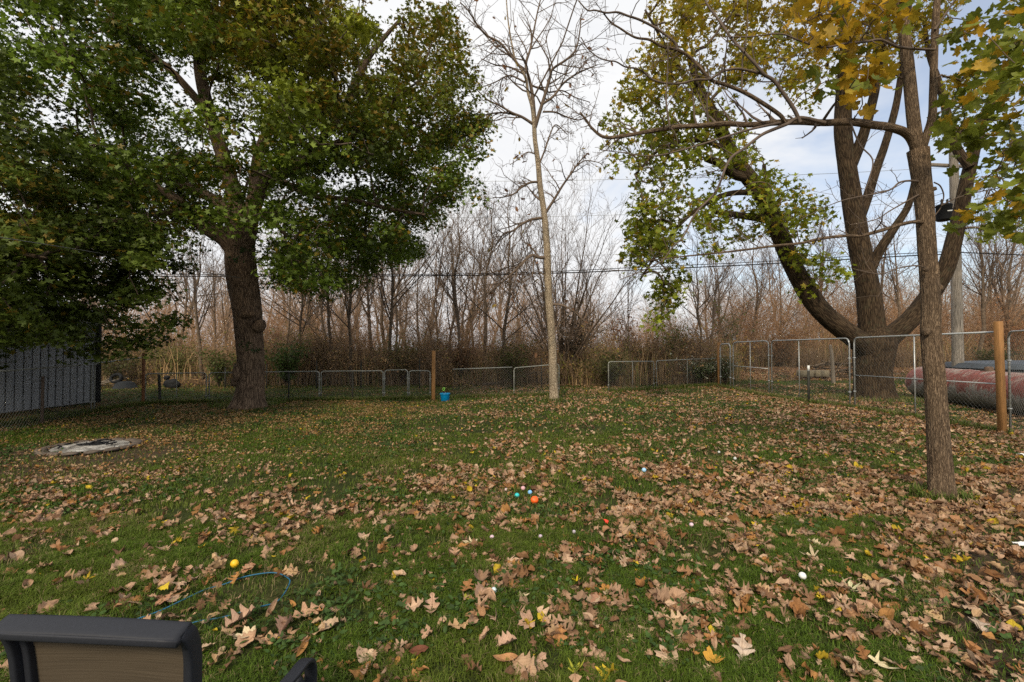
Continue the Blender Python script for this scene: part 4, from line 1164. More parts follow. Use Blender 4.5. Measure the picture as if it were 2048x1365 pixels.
ML = [
    ([(1070, 255), (1066, 200), (1060, 165), (1052, 130), (1060, 100), (1068, 60), (1076, 20), (1086, -20)], [13.75, 14.2], [8, 6, 4, 2]),
    ([(1070, 255), (1080, 222), (1090, 190), (1100, 155), (1106, 138), (1135, 118), (1152, 98), (1160, 60), (1162, 30)], [13.75, 13.3], [8, 6, 4, 2]),
    ([(1086, 208), (1108, 192), (1126, 168), (1150, 150), (1175, 138), (1195, 130)], [13.5, 13.2], [5, 4, 2]),
    ([(1068, 250), (1045, 235), (1024, 226), (1000, 212), (975, 200), (952, 178)], [13.75, 13.3], [6, 4, 2]),
    ([(1026, 228), (1000, 226), (972, 230), (950, 242)], [13.6, 13.9], [4, 3, 1.5]),
    ([(1045, 140), (1020, 110), (1000, 86), (975, 72), (955, 50), (935, 20), (920, 5)], [13.75, 13.2], [5, 4, 2]),
    ([(1050, 150), (1020, 135), (990, 130), (962, 118)], [13.75, 14.3], [4, 3, 1.5]),
    ([(1050, 165), (1020, 152), (990, 165), (965, 175)], [13.75, 14.2], [4, 2.5, 1.5]),
    ([(1086, 224), (1110, 225), (1135, 235), (1160, 240), (1185, 228)], [13.6, 13.9], [4, 3, 1.5]),
    ([(1065, 172), (1090, 182), (1100, 185), (1125, 182), (1150, 195), (1180, 205)], [13.7, 14.2], [4, 3, 1.5]),
    ([(1090, 428), (1108, 400), (1125, 372), (1142, 348), (1158, 325), (1175, 308)], [13.75, 13.3], [6, 4, 2]),
    ([(1150, 335), (1170, 322), (1195, 325), (1205, 330)], [13.4, 13.3], [3, 2, 1.2]),
    ([(1080, 364), (1060, 366), (1042, 376), (1028, 388), (1005, 395), (985, 396)], [13.75, 13.2], [5, 3.5, 1.5]),
    ([(1088, 436), (1062, 440), (1042, 450), (1026, 462), (1008, 468), (992, 490), (985, 505)], [13.75, 13.1], [6, 4, 2]),
    ([(1094, 516), (1076, 515), (1060, 512), (1036, 536), (1010, 560), (985, 580), (958, 598)], [13.75, 13.0], [7, 5, 2.5]),
    ([(1098, 609), (1124, 611), (1145, 622), (1168, 642), (1180, 660)], [13.75, 13.3], [5, 3.5, 2]),
    ([(1085, 405), (1070, 392), (1060, 380), (1045, 360)], [13.75, 14.1], [4, 3, 1.5]),
    ([(1078, 330), (1090, 300), (1100, 270), (1112, 250), (1135, 270)], [13.75, 14.0], [4, 3, 1.5]),
    ([(1074, 310), (1055, 305), (1035, 320), (1020, 330)], [13.75, 13.5], [3, 2, 1.2]),
    ([(1096, 560), (1080, 545), (1062, 548), (1040, 560)], [13.75, 14.0], [3, 2, 1.2])]
gt = Geo(); gl = Geo(); tips = []
for pts, ds, wp in ML:
    P, R = limb(pts, ds, wp)
    g = Geo(); Pm, Rm_ = bigtube(g, rel(P), R, len(pts) * 6, 10, ridge=0.04, rfreq=8, seed=len(pts), lump=0.08)
    obj("limb", g, M['twig'], tr)
    k = np.linspace(0, len(Pm) - 1, 20).astype(int); L = np.linalg.norm(np.diff(Pm, axis=0), axis=1).sum()
    Q1, S1 = spawn(Pm[k][None], Rm_[k][None], int(7 + L * 3), 0.15, 1, 52, 16, 0.38, 0.4, 0.1, 0.2, 6, 0.6, 0.006, 0.35)
    tubes(gt, Q1, np.maximum(S1, 0.006), 4)
    Q2, S2 = spawn(Q1, S1, 4, 0.2, 1, 48, 18, 0.5, 0.4, 0.05, 0.25, 5, 0.7, 0.005, 0.3)
    tubes(gt, Q2, np.maximum(S2, 0.0045), 3)
    Q3, S3 = spawn(Q2, S2, 2, 0.3, 1, 45, 18, 0.5, 0.4, 0.0, 0.25, 4, 0.7, 0.004, 0.3)
    tubes(gt, Q3, np.maximum(S3, 0.004), 3)
    tips.append(Q2[:, -1])
obj("twig_canopy", gt, M['twig'], tr)
tips = np.concatenate(tips)
tips = tips[rng.choice(len(tips), 130, replace=False)]
m = len(tips)
cols = np.where((rng.random(m) < 0.3)[:, None], np.array([0.34, 0.24, 0.04]), np.array([0.24, 0.12, 0.06])) * (0.7 + 0.5 * rng.random((m, 1)))
leaf_batch(gl, OAK7, tips - np.array([0, 0, 0.06]), 0.1 + 0.1 * rng.random(m), rng.normal(size=(m, 3)), rng.random(m) * 6.28, cols, rng.normal(size=m), rng.normal(size=m), 0.05)
obj("crown", gl, M['leaf_y'], tr)

# ------------------------------------------------------------------ solids helpers
def box(geo, c, s, rz=0.0, bev=0.0, rx=0.0, ry=0.0):
    """bevelled box centred at c with full size s"""
    hx, hy, hz = [a / 2 for a in s]
    b = min(bev, hx * 0.9, hy * 0.9, hz * 0.9)
    if b <= 0:
        v = np.array([[x, y, z] for x in (-hx, hx) for y in (-hy, hy) for z in (-hz, hz)])
        f = np.array([[0, 1, 3, 2], [4, 6, 7, 5], [0, 4, 5, 1], [2, 3, 7, 6], [0, 2, 6, 4], [1, 5, 7, 3]])
    else:
        lv = []
        for z, e in ((-hz, b), (-hz + b, 0), (hz - b, 0), (hz, b)):
            x, y = hx - e, hy - e
            k = b if e == 0 else b * 0.6
            lv.append([[x, -y + k, z], [x, y - k, z], [x - k, y, z], [-x + k, y, z], [-x, y - k, z], [-x, -y + k, z], [-x + k, -y, z], [x - k, -y, z]])
        v = np.array(lv).reshape(-1, 3)
        f = []
        for l in range(3):
            for i in range(8):
                f.append([l * 8 + i, l * 8 + (i + 1) % 8, (l + 1) * 8 + (i + 1) % 8, (l + 1) * 8 + i])
        f = [np.array(f), np.array([list(range(7, -1, -1)), list(range(24, 32))])]
    cx, sx = math.cos(rx), math.sin(rx); cy, sy = math.cos(ry), math.sin(ry); cz, sz = math.cos(rz), math.sin(rz)
    Rm = np.array([[cz, -sz, 0], [sz, cz, 0], [0, 0, 1]]) @ np.array([[cy, 0, sy], [0, 1, 0], [-sy, 0, cy]]) @ np.array([[1, 0, 0], [0, cx, -sx], [0, sx, cx]])
    geo.add(v @ Rm.T + np.asarray(c), f)

def path(geo, pts, r, s=8, m=None, caps=True):
    P = np.asarray(pts, float)
    if m: P = catmull(P, m)
    tubes(geo, P, np.full(len(P), r), s, caps=caps)

def lathe(geo, prof, seg=40, c=(0, 0, 0)):
    pr = np.asarray(prof, float); th = np.arange(seg) * 2 * math.pi / seg
    X = np.stack([pr[:, 0][:, None] * np.cos(th), pr[:, 0][:, None] * np.sin(th), np.broadcast_to(pr[:, 1][:, None], (len(pr), seg))], -1) + np.asarray(c)
    i = np.arange(len(pr) * seg).reshape(len(pr), seg)
    q = np.stack([i[:-1], np.roll(i, -1, 1)[:-1], np.roll(i, -1, 1)[1:], i[1:]], -1).reshape(-1, 4)
    geo.add(X.reshape(-1, 3), q)

# ------------------------------------------------------------------ chain link fence
def corner_path(a, b, z0, za, zb, rad, left=True, right=True):
    """up the first post, round the corner, along the top, down the second"""
    a, b = np.asarray(a, float), np.asarray(b, float)
    L_ = np.linalg.norm(b - a); u = (b - a) / L_
    pts = []
    P3 = lambda s, z: (a[0] + u[0] * s, a[1] + u[1] * s, z)
    if left:
        pts.append(P3(0, z0[0]))
        for k in np.linspace(0, math.pi / 2, 7): pts.append(P3(rad - rad * math.cos(k), za - rad + rad * math.sin(k)))
    else: pts.append(P3(0, za))
    if right:
        for k in np.linspace(math.pi / 2, 0, 7): pts.append(P3(L_ - rad + rad * math.cos(k), zb - rad + rad * math.sin(k)))
        pts.append(P3(L_, z0[1]))
    else: pts.append(P3(L_, zb))
    return pts

def netting(geo, a, b, z0, za, zb, sp=0.062, r=0.0016):
    """woven diamond wire between two ends, both diagonals"""
    a, b = np.asarray(a, float), np.asarray(b, float); L_ = np.linalg.norm(b - a); u = (b - a) / L_
    H = min(za, zb) - max(z0) - 0.01
    zl = max(z0) + 0.015
    step = sp * math.sqrt(2)
    for sgn in (1, -1):
        s0 = np.arange(-H, L_ + H, step)
        lo = s0; hi = s0 + sgn * H
        for l_, h_ in zip(lo, hi):
            t0, t1 = 0.0, 1.0
            d = h_ - l_
            if d > 0: t0, t1 = max(t0, -l_ / d), min(t1, (L_ - l_) / d)
            else: t0, t1 = max(t0, (L_ - l_) / d), min(t1, -l_ / d)
            if t1 - t0 < 0.02: continue
            ss = [l_ + d * t0, l_ + d * t1]; zz = [zl + H * t0, zl + H * t1]
            off = 0.004 * sgn
            P = np.array([[a[0] + u[0] * s - u[1] * off, a[1] + u[1] * s + u[0] * off, z] for s, z in zip(ss, zz)])
            tubes(geo, P, np.full(2, r), 3)

def panel(a, b, za, zb, label, r=None, left=True, right=True, mids=(), rail=None, rail_span=(0, 1), wire=True, bottom=False, group="chain link fence panels round the yard", sub=0.1, wr=0.0016):
    a, b = np.array(a[:2], float), np.array(b[:2], float)
    low = min(za, zb) < 1.5
    r = r or (0.016 if low else 0.019); gm = M['galv_shaded'] if low else M['galv']; cr_ = 0.09 if low else 0.14
    o = thing("chain_link_fence", label, "fence panel", (a[0], a[1], float(ground_z(a[0], a[1]))), group)
    bz = np.array([a[0], a[1], o.location[2]])
    z0 = (float(ground_z(*a)) - 0.03, float(ground_z(*b)) - 0.03)
    g = Geo()
    tubes(g, np.array(corner_path(a, b, z0, za, zb, cr_, left, right)) - bz, np.full(len(corner_path(a, b, z0, za, zb, cr_, left, right)), r), 10, caps=True)
    if bottom:
        path(g, np.array([[*a, z0[0] + .07], [*b, z0[1] + .07]]) - bz, r * 0.8)
    obj("frame", g, gm, o)
    for t_ in mids:
        c = a + (b - a) * t_
        zt = za + (zb - za) * t_
        gg = Geo(); path(gg, np.array([[*c, z0[0] * (1 - t_) + z0[1] * t_], [*c, zt - r]]) - bz, r * 0.72)
        obj("mid_post", gg, gm, o)
    if rail is not None:
        t0, t1 = rail_span
        gg = Geo(); path(gg, np.array([[*(a + (b - a) * t0), rail[0]], [*(a + (b - a) * t1), rail[1]]]) - bz, r * 0.72)
        obj("mid_rail", gg, gm, o)
    if wire:
        gg = Geo(); netting(gg, a - bz[:2], b - bz[:2], (z0[0] - bz[2] + 0.05, z0[1] - bz[2] + 0.05), za - bz[2], zb - bz[2], r=wr)
        obj("wire_mesh", gg, M['wire'], o)
    # clamps on the uprights
    gg = Geo()
    for c, zt, on in ((a, za, left), (b, zb, right)):
        if on:
            for f_ in (0.25, 0.72):
                box(gg, np.array([c[0], c[1], z0[0] + (zt - z0[0]) * f_]) - bz, (r * 3.2, r * 2.6, 0.03), 0.3, 0.004)
    if gg.v: obj("clamp", gg, gm, o)
    return o

def gp(px, py): return G(px, py)[:2]
def zat(px, py, gpt):
    """height of a point above a known lawn point, from its pixel row"""
    d = float((np.array([gpt[0], gpt[1], 0]) - CAM) @ FWD)
    return float(at(px, py, d)[2])
def pspec(x0, b0, t0, x1, b1, t1, label, **kw):
    a, b = gp(x0, b0), gp(x1, b1)
    return panel(a, b, zat(x0, t0, a), zat(x1, t1, b), label, **kw)

# tall run on the right
pspec(1441, 777, 689, 1461, 780, 688, "narrow gate frame beside the far wooden post of the tall right fence", wire=False, rail=None, r=0.022)
pspec(1467, 781, 685, 1538, 788, 682, "tall fence panel with a cross rail left of the paired grey uprights", mids=(0.5,), rail=(zat(1467, 732, gp(1467, 781)), zat(1538, 738, gp(1538, 788))))
pspec(1544, 788, 682, 1700, 817, 677, "tall fence panel without cross rail in front of the brush heap", mids=(0.42,))
pspec(1710, 818, 676, 2003, 868, 664, "tall fence panel with cross rail in front of the rusty tank", mids=(0.5,), rail=(zat(1710, 751, gp(1710, 818)), zat(1998, 769, gp(2003, 868))), right=False, left=True)
pspec(2021, 868, 664, 2420, 1010, 640, "tall fence panel at the right edge past the near wooden post", mids=(0.5,), right=False)
# low run along the back
pspec(1217, 784, 724, 1308, 780, 723, "low fence panel right of the gap, with a white capped mid post", mids=(0.52,))
pspec(1313, 779, 722, 1432, 773, 717, "low fence panel in front of the white flowered bush", mids=(0.5,), right=False)
pspec(1028, 793, 736, 1118, 790, 729, "low fence panel behind the slim tree, its rail sloping up", right=True)
pspec(905, 796, 739, 1024, 793, 735, "sagging low fence length between the blue bucket and the slim tree", left=False, right=False)
pspec(818, 799, 742, 860, 798, 742, "small low gate beside the wooden post and the blue bucket", bottom=True)
pspec(769, 799, 741, 815, 799, 740, "narrow low fence panel left of the small gate")
pspec(642, 800, 743, 766, 799, 742, "low fence panel with a dark mid post, second left of the small gate", mids=(0.5,))
pspec(418, 804, 746, 638, 801, 743, "low fence panel running behind the old maple trunk", mids=(0.72,))
pspec(290, 809, 748, 412, 804, 746, "low fence panel between the red brown post and the old maple", mids=(0.5,))
pspec(188, 827, 727, 282, 811, 716, "open gate frame between the grey shed and the red brown post", right=False)
pspec(-120, 900, 752, 182, 828, 729, "fence panel along the grey shed wall under drooping maple leaves", left=False)

def wood_post(x, b_, t_, wpx, label, mat, name="fence_post", lean=0.0):
    p = G(x, b_); d = float((p - CAM) @ FWD); top = at(x, t_, d)[2]; wd = wpx / F * d / (1 + 1.15 * abs(x - 1024) / F)
    g = Geo(); h = top - p[2]
    box(g, (0, 0, h / 2 - 0.05), (wd, wd, h + 0.1), 0.06, 0.004, 0.0, lean)
    o = obj(name, g, mat, smooth=False); o.location = p
    return tag(o, label, "fence post", "posts of the yard fences")
wood_post(2003, 869, 643, 23, "thick yellowish wooden post near the right edge before the rusty tank", M['post'], lean=-0.02)
wood_post(1438, 776, 685, 8, "orange wooden corner post between low and tall fence", M['post'])
wood_post(867, 800, 702, 8, "tan wooden post left of the blue bucket", M['post'])
wood_post(286, 811, 706, 8, "red brown wooden post between the shed and the old maple", M['post_red'])
wood_post(319, 806, 750, 7, "short dark leaning wooden post behind the low fence", M['darkpost'], lean=-0.05)
for i, (x, b_, t_, lab) in enumerate([(450, 778, 736, "dark stub post just left of the old maple trunk"), (533, 778, 728, "dark thin post just right of the old maple trunk"), (633, 780, 722, "dark thin post in the brush left of a double fence upright"),
                       (722, 779, 721, "dark thin post in the brush amid the low panel with the mid post"), (839, 779, 717, "dark thin post in the brush behind the small low gate"), (1083, 776, 716, "dark thin post in the brush left of the slim tree"), (83, 848, 753, "thin rusty upright standing before the grey shed"), (577, 804, 744, "thin dark upright of the low fence right of the old maple"), (705, 802, 744, "slim dark upright midway along the low fence")]):
    p = G(x, b_); d = float((p - CAM) @ FWD); top = at(x, t_, d)[2]
    g = Geo(); h = top - p[2]; wd = 0.045
    box(g, (0, 0, h / 2 - .05), (wd, 0.012, h + .1), 0, 0); box(g, (0, 0.02, h / 2 - .05), (0.012, 0.045, h + .1), 0, 0)
    o = obj("metal_post", g, M['rusty'] if x == 83 else M['darkpost'], smooth=False); o.location = p
    tag(o, lab, "metal post", "thin metal posts about the fences")
# dark T post with a pale top beside the tall fence
p = G(1618, 806); g = Geo(); box(g, (0, 0, .45), (.06, .014, 1.0)); box(g, (0, .03, .45), (.014, .05, 1.0))
o = thing("metal_post", "dark green steel post with white tip leaning against the tall fence", "metal post", tuple(p)); obj("shaft", g, M['darkpost'], o, False)
g = Geo(); box(g, (0, 0, 1.02), (.062, .016, .15)); box(g, (0, .032, 1.02), (.016, .052, .15)); obj("tip", g, M['white'], o, False)
# weathered post standing behind the tall fence
p = at(1667, 762, 19.3); p[2] = float(ground_z(p[0], p[1])); dd = float((p - CAM) @ FWD)
g = Geo(); bigtube(g, np.array([(0, 0, -.1), (-.03, 0, .6), (-.06, 0, 1.2), (-.12, 0, at(1660, 690, dd)[2] - p[2])]), [.075, .07, .065, .05], 40, 20, ridge=.08, rfreq=14, seed=4, lump=.1)
o = obj("fence_post", g, M['greywood']); o.location = p; tag(o, "weathered grey leaning post in front of the brush heap", "fence post", "posts of the yard fences")

# ------------------------------------------------------------------ shed on the left
sh = thing("shed", "grey ribbed metal shed half hidden under the drooping maple at left", "shed", (-12.15, 13.3, 0))
m_sh, t, b = mat_new("ribbed_steel")
tcn = N(t, "ShaderNodeTexCoord"); sn = N(t, "ShaderNodeTexNoise", Scale=1.4, Detail=8.0, Roughness=0.7)
mp = N(t, "ShaderNodeMapping"); mp.inputs["Scale"].default_value = (3, 3, 0.4); t.links.new(tcn.outputs["Object"], mp.inputs[0]); t.links.new(mp.outputs[0], sn.inputs["Vector"])
rr = ramp(t, [(0.3, (0.27, 0.285, 0.31)), (0.7, (0.36, 0.375, 0.40))]); t.links.new(sn.outputs["Fac"], rr.inputs[0]); t.links.new(rr.outputs[0], b.inputs["Base Color"])
b.inputs["Roughness"].default_value = 0.5; b.inputs["Metallic"].default_value = 0.1
def ribbed(geo, length, h, axis, o_, sgn, pitch=0.2):
    """sheet with a raised seam every pitch metres"""
    s = []; dpt = []
    x = 0
    while x < length - 1e-6:
        s += [x, x + pitch - 0.05, x + pitch - 0.038, x + pitch - 0.024, x + pitch - 0.012]; dpt += [0, 0, -0.009, -0.009, 0]; x += pitch
    s.append(length); dpt.append(0)
    s, dpt = np.array(s), np.array(dpt)
    V = []
    for z in (0.04, h):
        if axis == 'y': V.append(np.stack([o_[0] + sgn * dpt, o_[1] - s, np.full(len(s), z)], -1))
        else: V.append(np.stack([o_[0] - s, o_[1] + sgn * dpt, np.full(len(s), z)], -1))
    V = np.array(V); i = np.arange(V[0].shape[0] * 2).reshape(2, -1)
    geo.add(V.reshape(-1, 3), np.stack([i[0, :-1], i[0, 1:], i[1, 1:], i[1, :-1]], -1))
g = Geo(); ribbed(g, 8.4, 2.55, 'y', (0, 0), 1); ribbed(g, 6.0, 2.55, 'x', (0, 0.0), 1); ribbed(g, 6.0, 2.55, 'x', (0, -8.4), -1); ribbed(g, 8.4, 2.55, 'y', (-6, 0), -1)
obj("wall", g, m_sh, sh, False)
g = Geo()
for k_ in range(42): box(g, (0.004, -(k_ * .2 + .169), 1.3), (.010, .007, 2.48))
obj("seam", g, M['black'], sh, False)
g = Geo(); box(g, (0.02, 0.03, 1.28), (0.12, 0.12, 2.56), 0, 0.006); obj("corner_trim", g, M['black'], sh, False)
g = Geo()
V = np.array([[0.25, 0.3, 2.52], [0.25, -8.7, 2.52], [-3, 0.3, 3.35], [-3, -8.7, 3.35], [-6.25, 0.3, 2.52], [-6.25, -8.7, 2.52], [0.25, 0.3, 2.6], [0.25, -8.7, 2.6], [-3, 0.3, 3.45], [-3, -8.7, 3.45], [-6.25, 0.3, 2.6], [-6.25, -8.7, 2.6]])
g.add(V, np.array([[0, 2, 3, 1], [2, 4, 5, 3], [6, 7, 9, 8], [8, 9, 11, 10], [0, 1, 7, 6], [4, 10, 11, 5], [0, 6, 8, 2], [2, 8, 10, 4], [1, 3, 9, 7], [3, 5, 11, 9]]))
obj("roof", g, m_sh, sh, False)

# ------------------------------------------------------------------ fire pit
c = G(182, 897)
fp = thing("fire_pit", "round ring of flat stones filled with pale ash on the left lawn", "fire pit", (c[0], c[1], c[2]))
fp.scale = (.76, .76, .8)
M['stone'] = m_plain("pit_stone", (0.10, 0.08, 0.065), 0.9, var=0.45, scale=9, bump=0.7)
m_ash, t, b = mat_new("ash")
tcn = N(t, "ShaderNodeTexCoord"); an = N(t, "ShaderNodeTexNoise", Scale=5.5, Detail=9.0, Roughness=0.75); t.links.new(tcn.outputs["Object"], an.inputs["Vector"])
rr = ramp(t, [(0.36, (0.06, 0.055, 0.05)), (0.47, (0.22, 0.21, 0.2)), (0.6, (0.5, 0.49, 0.47))]); t.links.new(an.outputs["Fac"], rr.inputs[0]); t.links.new(rr.outputs[0], b.inputs["Base Color"])
b.inputs["Roughness"].default_value = 0.95
bp = N(t, "ShaderNodeBump", Strength=1.0, Distance=0.04); t.links.new(an.outputs["Fac"], bp.inputs["Height"]); t.links.new(bp.outputs[0], b.inputs["Normal"])
g = Geo(); rr_ = np.linspace(0, 1, 18); th = np.arange(48) * 2 * math.pi / 48
X = rr_[:, None] * np.cos(th) * 0.64; Y = rr_[:, None] * np.sin(th) * 0.6
Z = 0.035 + 0.05 * (1 - rr_[:, None] ** 2) * 0.6 + 0.05 * (fbm(X * 5, Y * 5, 3, 4) - 0.5)
i = np.arange(18 * 48).reshape(18, 48)
g.add(np.stack([X, Y, Z], -1).reshape(-1, 3), np.stack([i[:-1], i[1:], np.roll(i, -1, 1)[1:], np.roll(i, -1, 1)[:-1]], -1).reshape(-1, 4))
obj("ash_bed", g, m_ash, fp)
for k in range(15):
    a = k * 2 * math.pi / 15 + random.uniform(-.06, .06)
    g = Geo(); lump(g, np.zeros(3), 0.135, (1.1 + .2 * random.random(), .72, .26), k * 3.1, 0.28, 18)
    o = obj("stone", g, M['stone'], fp); o.location = (0.76 * math.cos(a), 0.71 * math.sin(a), 0.03); o.rotation_euler = (0, 0, a + math.pi / 2)
g = Geo()
for k in range(26):
    a = random.uniform(0, 6.28); q = random.uniform(0, .5); a2 = random.uniform(0, 3.14)
    c0 = np.array([q * math.cos(a), q * math.sin(a), .085]); d_ = np.array([math.cos(a2), math.sin(a2), random.uniform(-.05, .1)]) * random.uniform(.04, .13)
    tubes(g, np.array([c0 - d_, c0 + d_]), np.full(2, random.uniform(.008, .018)), 6, caps=True)
obj("charred_wood", g, M['black'], fp)

# ------------------------------------------------------------------ small toy balls and scraps on the lawn
def ball(px, py, dpx, col, label, mat=None, sc=(1, 1, 1), pock=False):
    p = G(px, py); d = float((p - CAM) @ FWD); rr = dpx / 2 / F * d
    key = "ball_%s" % str(col)
    if key not in M: M[key] = m_plain("ball_paint", col, 0.45, 0, 0.12, 30, 0.03)
    g = Geo(); lump(g, np.zeros(3), rr, sc, px, 0.16 if pock else 0.0, 40 if pock else 28)
    o = obj("ball", g, M[key]); o.location = (p[0], p[1], p[2] + rr * 0.95 + 0.012)
    return tag(o, label, "ball", "small balls scattered on the lawn")
ball(1046, 983, 9, (0.62, 0.36, 0.40), "small pink ball, rearmost in the cluster of four in the leaves")
ball(1034, 998, 10, (0.03, 0.52, 0.55), "small teal ball at the left of the cluster in the leaves")
ball(1060, 991, 9, (0.2, 0.45, 0.78), "small sky blue ball between the teal and the orange ball")
ball(1069, 1010, 16, (0.85, 0.13, 0.02), "larger dimpled orange ball nearest in the cluster", pock=True)
ball(1288, 948, 9, (0.33, 0.58, 0.85), "small light blue ball alone in the leaves right of the cluster")
ball(469, 1140, 16, (0.78, 0.48, 0.02), "yellow egg shaped ball on the left lawn near the blue rope", sc=(1, .9, 1.02))
ball(988, 1190, 12, (0.62, 0.74, 0.82), "pale blue ball half hidden behind a tan leaf")
ball(1605, 1163, 14, (0.75, 0.77, 0.78), "white ball on the lawn in the lower right")
ball(984, 1081, 9, (0.58, 0.42, 0.50), "dusty lilac ball, leftmost of the lilac balls")
ball(1081, 1078, 8, (0.5, 0.4, 0.5), "lilac ball in bare grass between two other lilac balls")
ball(1148, 1068, 7, (0.5, 0.44, 0.52), "tiny pale lilac ball wedged among brown leaves")
ball(1383, 1054, 9, (0.66, 0.48, 0.58), "mauve ball in the leaves far right of the red scrap")
ball(1012, 985, 7, (0.55, 0.42, 0.40), "dull pinkish ball half sunk in leaves left of the teal ball")
ball(1438, 911, 5, (0.55, 0.57, 0.58), "tiny white ball far off in the grass toward the right fence")
ball(1470, 924, 6, (0.55, 0.56, 0.57), "white speck of a ball just nearer than another white one")
# red scrap: a torn shell of plastic
M['red'] = m_plain("red_plastic", (0.78, 0.06, 0.03), 0.5, 0, 0.15, 30, 0.05)
g = Geo()
th = np.linspace(0, 1.0, 7); ph = np.linspace(-1.3, 1.2, 15)
X = np.stack([np.outer(np.sin(th), np.cos(ph)) * .055, np.outer(np.sin(th), np.sin(ph)) * .04, np.outer(np.cos(th), np.ones(15)) * .045 + .01 * np.sin(9 * ph)[None, :] * th[:, None]], -1)
i = np.arange(7 * 15).reshape(7, 15); qd = np.stack([i[:-1, :-1], i[1:, :-1], i[1:, 1:], i[:-1, 1:]], -1).reshape(-1, 4)
g.add(X.reshape(-1, 3), qd); g.add((X * 0.9).reshape(-1, 3), qd[:, ::-1])
o = obj("plastic_scrap", g, M['red']); p = G(1207, 1050); o.location = (p[0], p[1], p[2] + .01); tag(o, "flat red plastic scrap lying among brown leaves", "scrap")
# crumpled white paper at the right
M['paper'] = m_plain("white_paper", (0.75, 0.75, 0.74), 0.7, 0, 0.12, 20, 0.2)
for (px, py, sx, lab) in [(2046, 912, .06, "crumpled white paper at the right edge below the wooden post"), (2049, 1102, .06, "flat white paper scrap on dark soil at the right edge")]:
    g = Geo(); u_ = np.linspace(-1, 1, 12)
    Xg, Yg = np.meshgrid(u_, u_); Z = 0.035 * (fbm(Xg * 2 + px, Yg * 2, 1, 3) - 0.3) * 1.6
    i = np.arange(144).reshape(12, 12); qd = np.stack([i[:-1, :-1], i[:-1, 1:], i[1:, 1:], i[1:, :-1]], -1).reshape(-1, 4)
    g.add(np.stack([Xg * sx, Yg * sx * .7, Z + .012], -1).reshape(-1, 3), qd); g.add(np.stack([Xg * sx, Yg * sx * .7, Z + .009], -1).reshape(-1, 3), qd[:, ::-1])
    o = obj("paper_scrap", g, M['paper']); p = G(px, py); o.location = (p[0], p[1], p[2] + .015); tag(o, lab, "paper", "white paper scraps on the ground")
# blue rope
M['rope'] = m_plain("blue_cord", (0.02, 0.13, 0.24), 0.6, 0, 0.2, 60, 0.1)
g = Geo()
pts = [G(x, y) + np.array([0, 0, zz * .75 - .004]) for x, y, zz in [(-60, 1385, .03), (0, 1350, .03), (28, 1330, .035), (140, 1290, .03), (300, 1240, .04), (355, 1217, .045), (408, 1188, .03), (450, 1173, .02), (490, 1164, .045), (545, 1156, .045), (575, 1163, .03), (578, 1178, .035), (555, 1208, .02), (515, 1227, .045), (445, 1243, .03), (390, 1257, .045), (330, 1275, .03)]]
path(g, pts, 0.004, 6, 160)
tag(obj("rope", g, M['rope']), "thin blue rope looped on the grass behind the patio chair", "rope")

# ------------------------------------------------------------------ bucket and its toy spade
p = G(890, 802)
M['blue'] = m_plain("blue_plastic", (0.0, 0.21, 0.46), 0.4, 0, 0.08, 6, 0.0)
M['green'] = m_plain("green_plastic", (0.22, 0.55, 0.08), 0.45, 0, 0.1, 10, 0.0)
o = thing("bucket", "bright blue plastic tub beside the tan wooden post at the back fence", "bucket", tuple(p))
g = Geo(); lathe(g, [(0.0, .005), (.118, .005), (.124, .01), (.14, .2), (.142, .205), (.142, .215)]); lathe(g, [(.136, .215), (.118, .02), (0.0, .018)]); obj("body", g, M['blue'], o)
g = Geo(); lathe(g, [(.141, .212), (.155, .208), (.158, .215), (.157, .243), (.152, .247), (.138, .244), (.1365, .214)]); obj("rim", g, M['blue'], o)
o = thing("toy_spade", "small green handled spade standing in the blue tub", "spade", tuple(p + np.array([-.03, 0, .02])))
g = Geo(); path(g, [(0, 0, .02), (-.005, 0, .16), (-.01, 0, .30)], .011, 8, 10); box(g, (0.0, 0, .06), (.09, .012, .12), .2, .004); obj("shaft", g, M['black'], o)
g = Geo(); path(g, [(-.01, 0, .29), (-.035, 0, .33), (-.04, 0, .37), (-.01, 0, .385), (.02, 0, .37), (.015, 0, .33), (-.01, 0, .29)], .011, 8, 40); obj("handle", g, M['green'], o)

# ------------------------------------------------------------------ rusty tank and what lies behind it
A_, B_ = np.array([13.3, 14.7, 0.50]), np.array([11.35, 8.4, 0.50])
ax = B_ - A_; LT = np.linalg.norm(ax); rzt = math.atan2(ax[1], ax[0])
tk = thing("storage_tank", "big rust red and grey round steel tank lying on its side behind the right fence", "tank", (A_[0], A_[1], 0), rz=rzt)
m_t, t, b = mat_new("flaking_red_paint")
tcn = N(t, "ShaderNodeTexCoord")
t1 = N(t, "ShaderNodeTexNoise", Scale=2.2, Detail=9.0, Roughness=0.72, Distortion=0.5); t.links.new(tcn.outputs["Object"], t1.inputs["Vector"])
mp = N(t, "ShaderNodeMapping"); mp.inputs["Scale"].default_value = (14, 3, 3); mp.inputs["Rotation"].default_value = (0.5, 0.3, 0.4); t.links.new(tcn.outputs["Object"], mp.inputs[0])
t2 = N(t, "ShaderNodeTexNoise", Scale=1.3, Detail=8.0, Roughness=0.75); t.links.new(mp.outputs[0], t2.inputs["Vector"])
sp = N(t, "ShaderNodeSeparateXYZ"); t.links.new(tcn.outputs["Object"], sp.inputs[0])
ad = N(t, "ShaderNodeMath", operation='MULTIPLY_ADD'); ad.inputs[1].default_value = 0.42; t.links.new(sp.outputs["Z"], ad.inputs[0])
a2 = N(t, "ShaderNodeMath", operation='MULTIPLY_ADD'); a2.inputs[1].default_value = 0.68; t.links.new(t1.outputs["Fac"], a2.inputs[0])
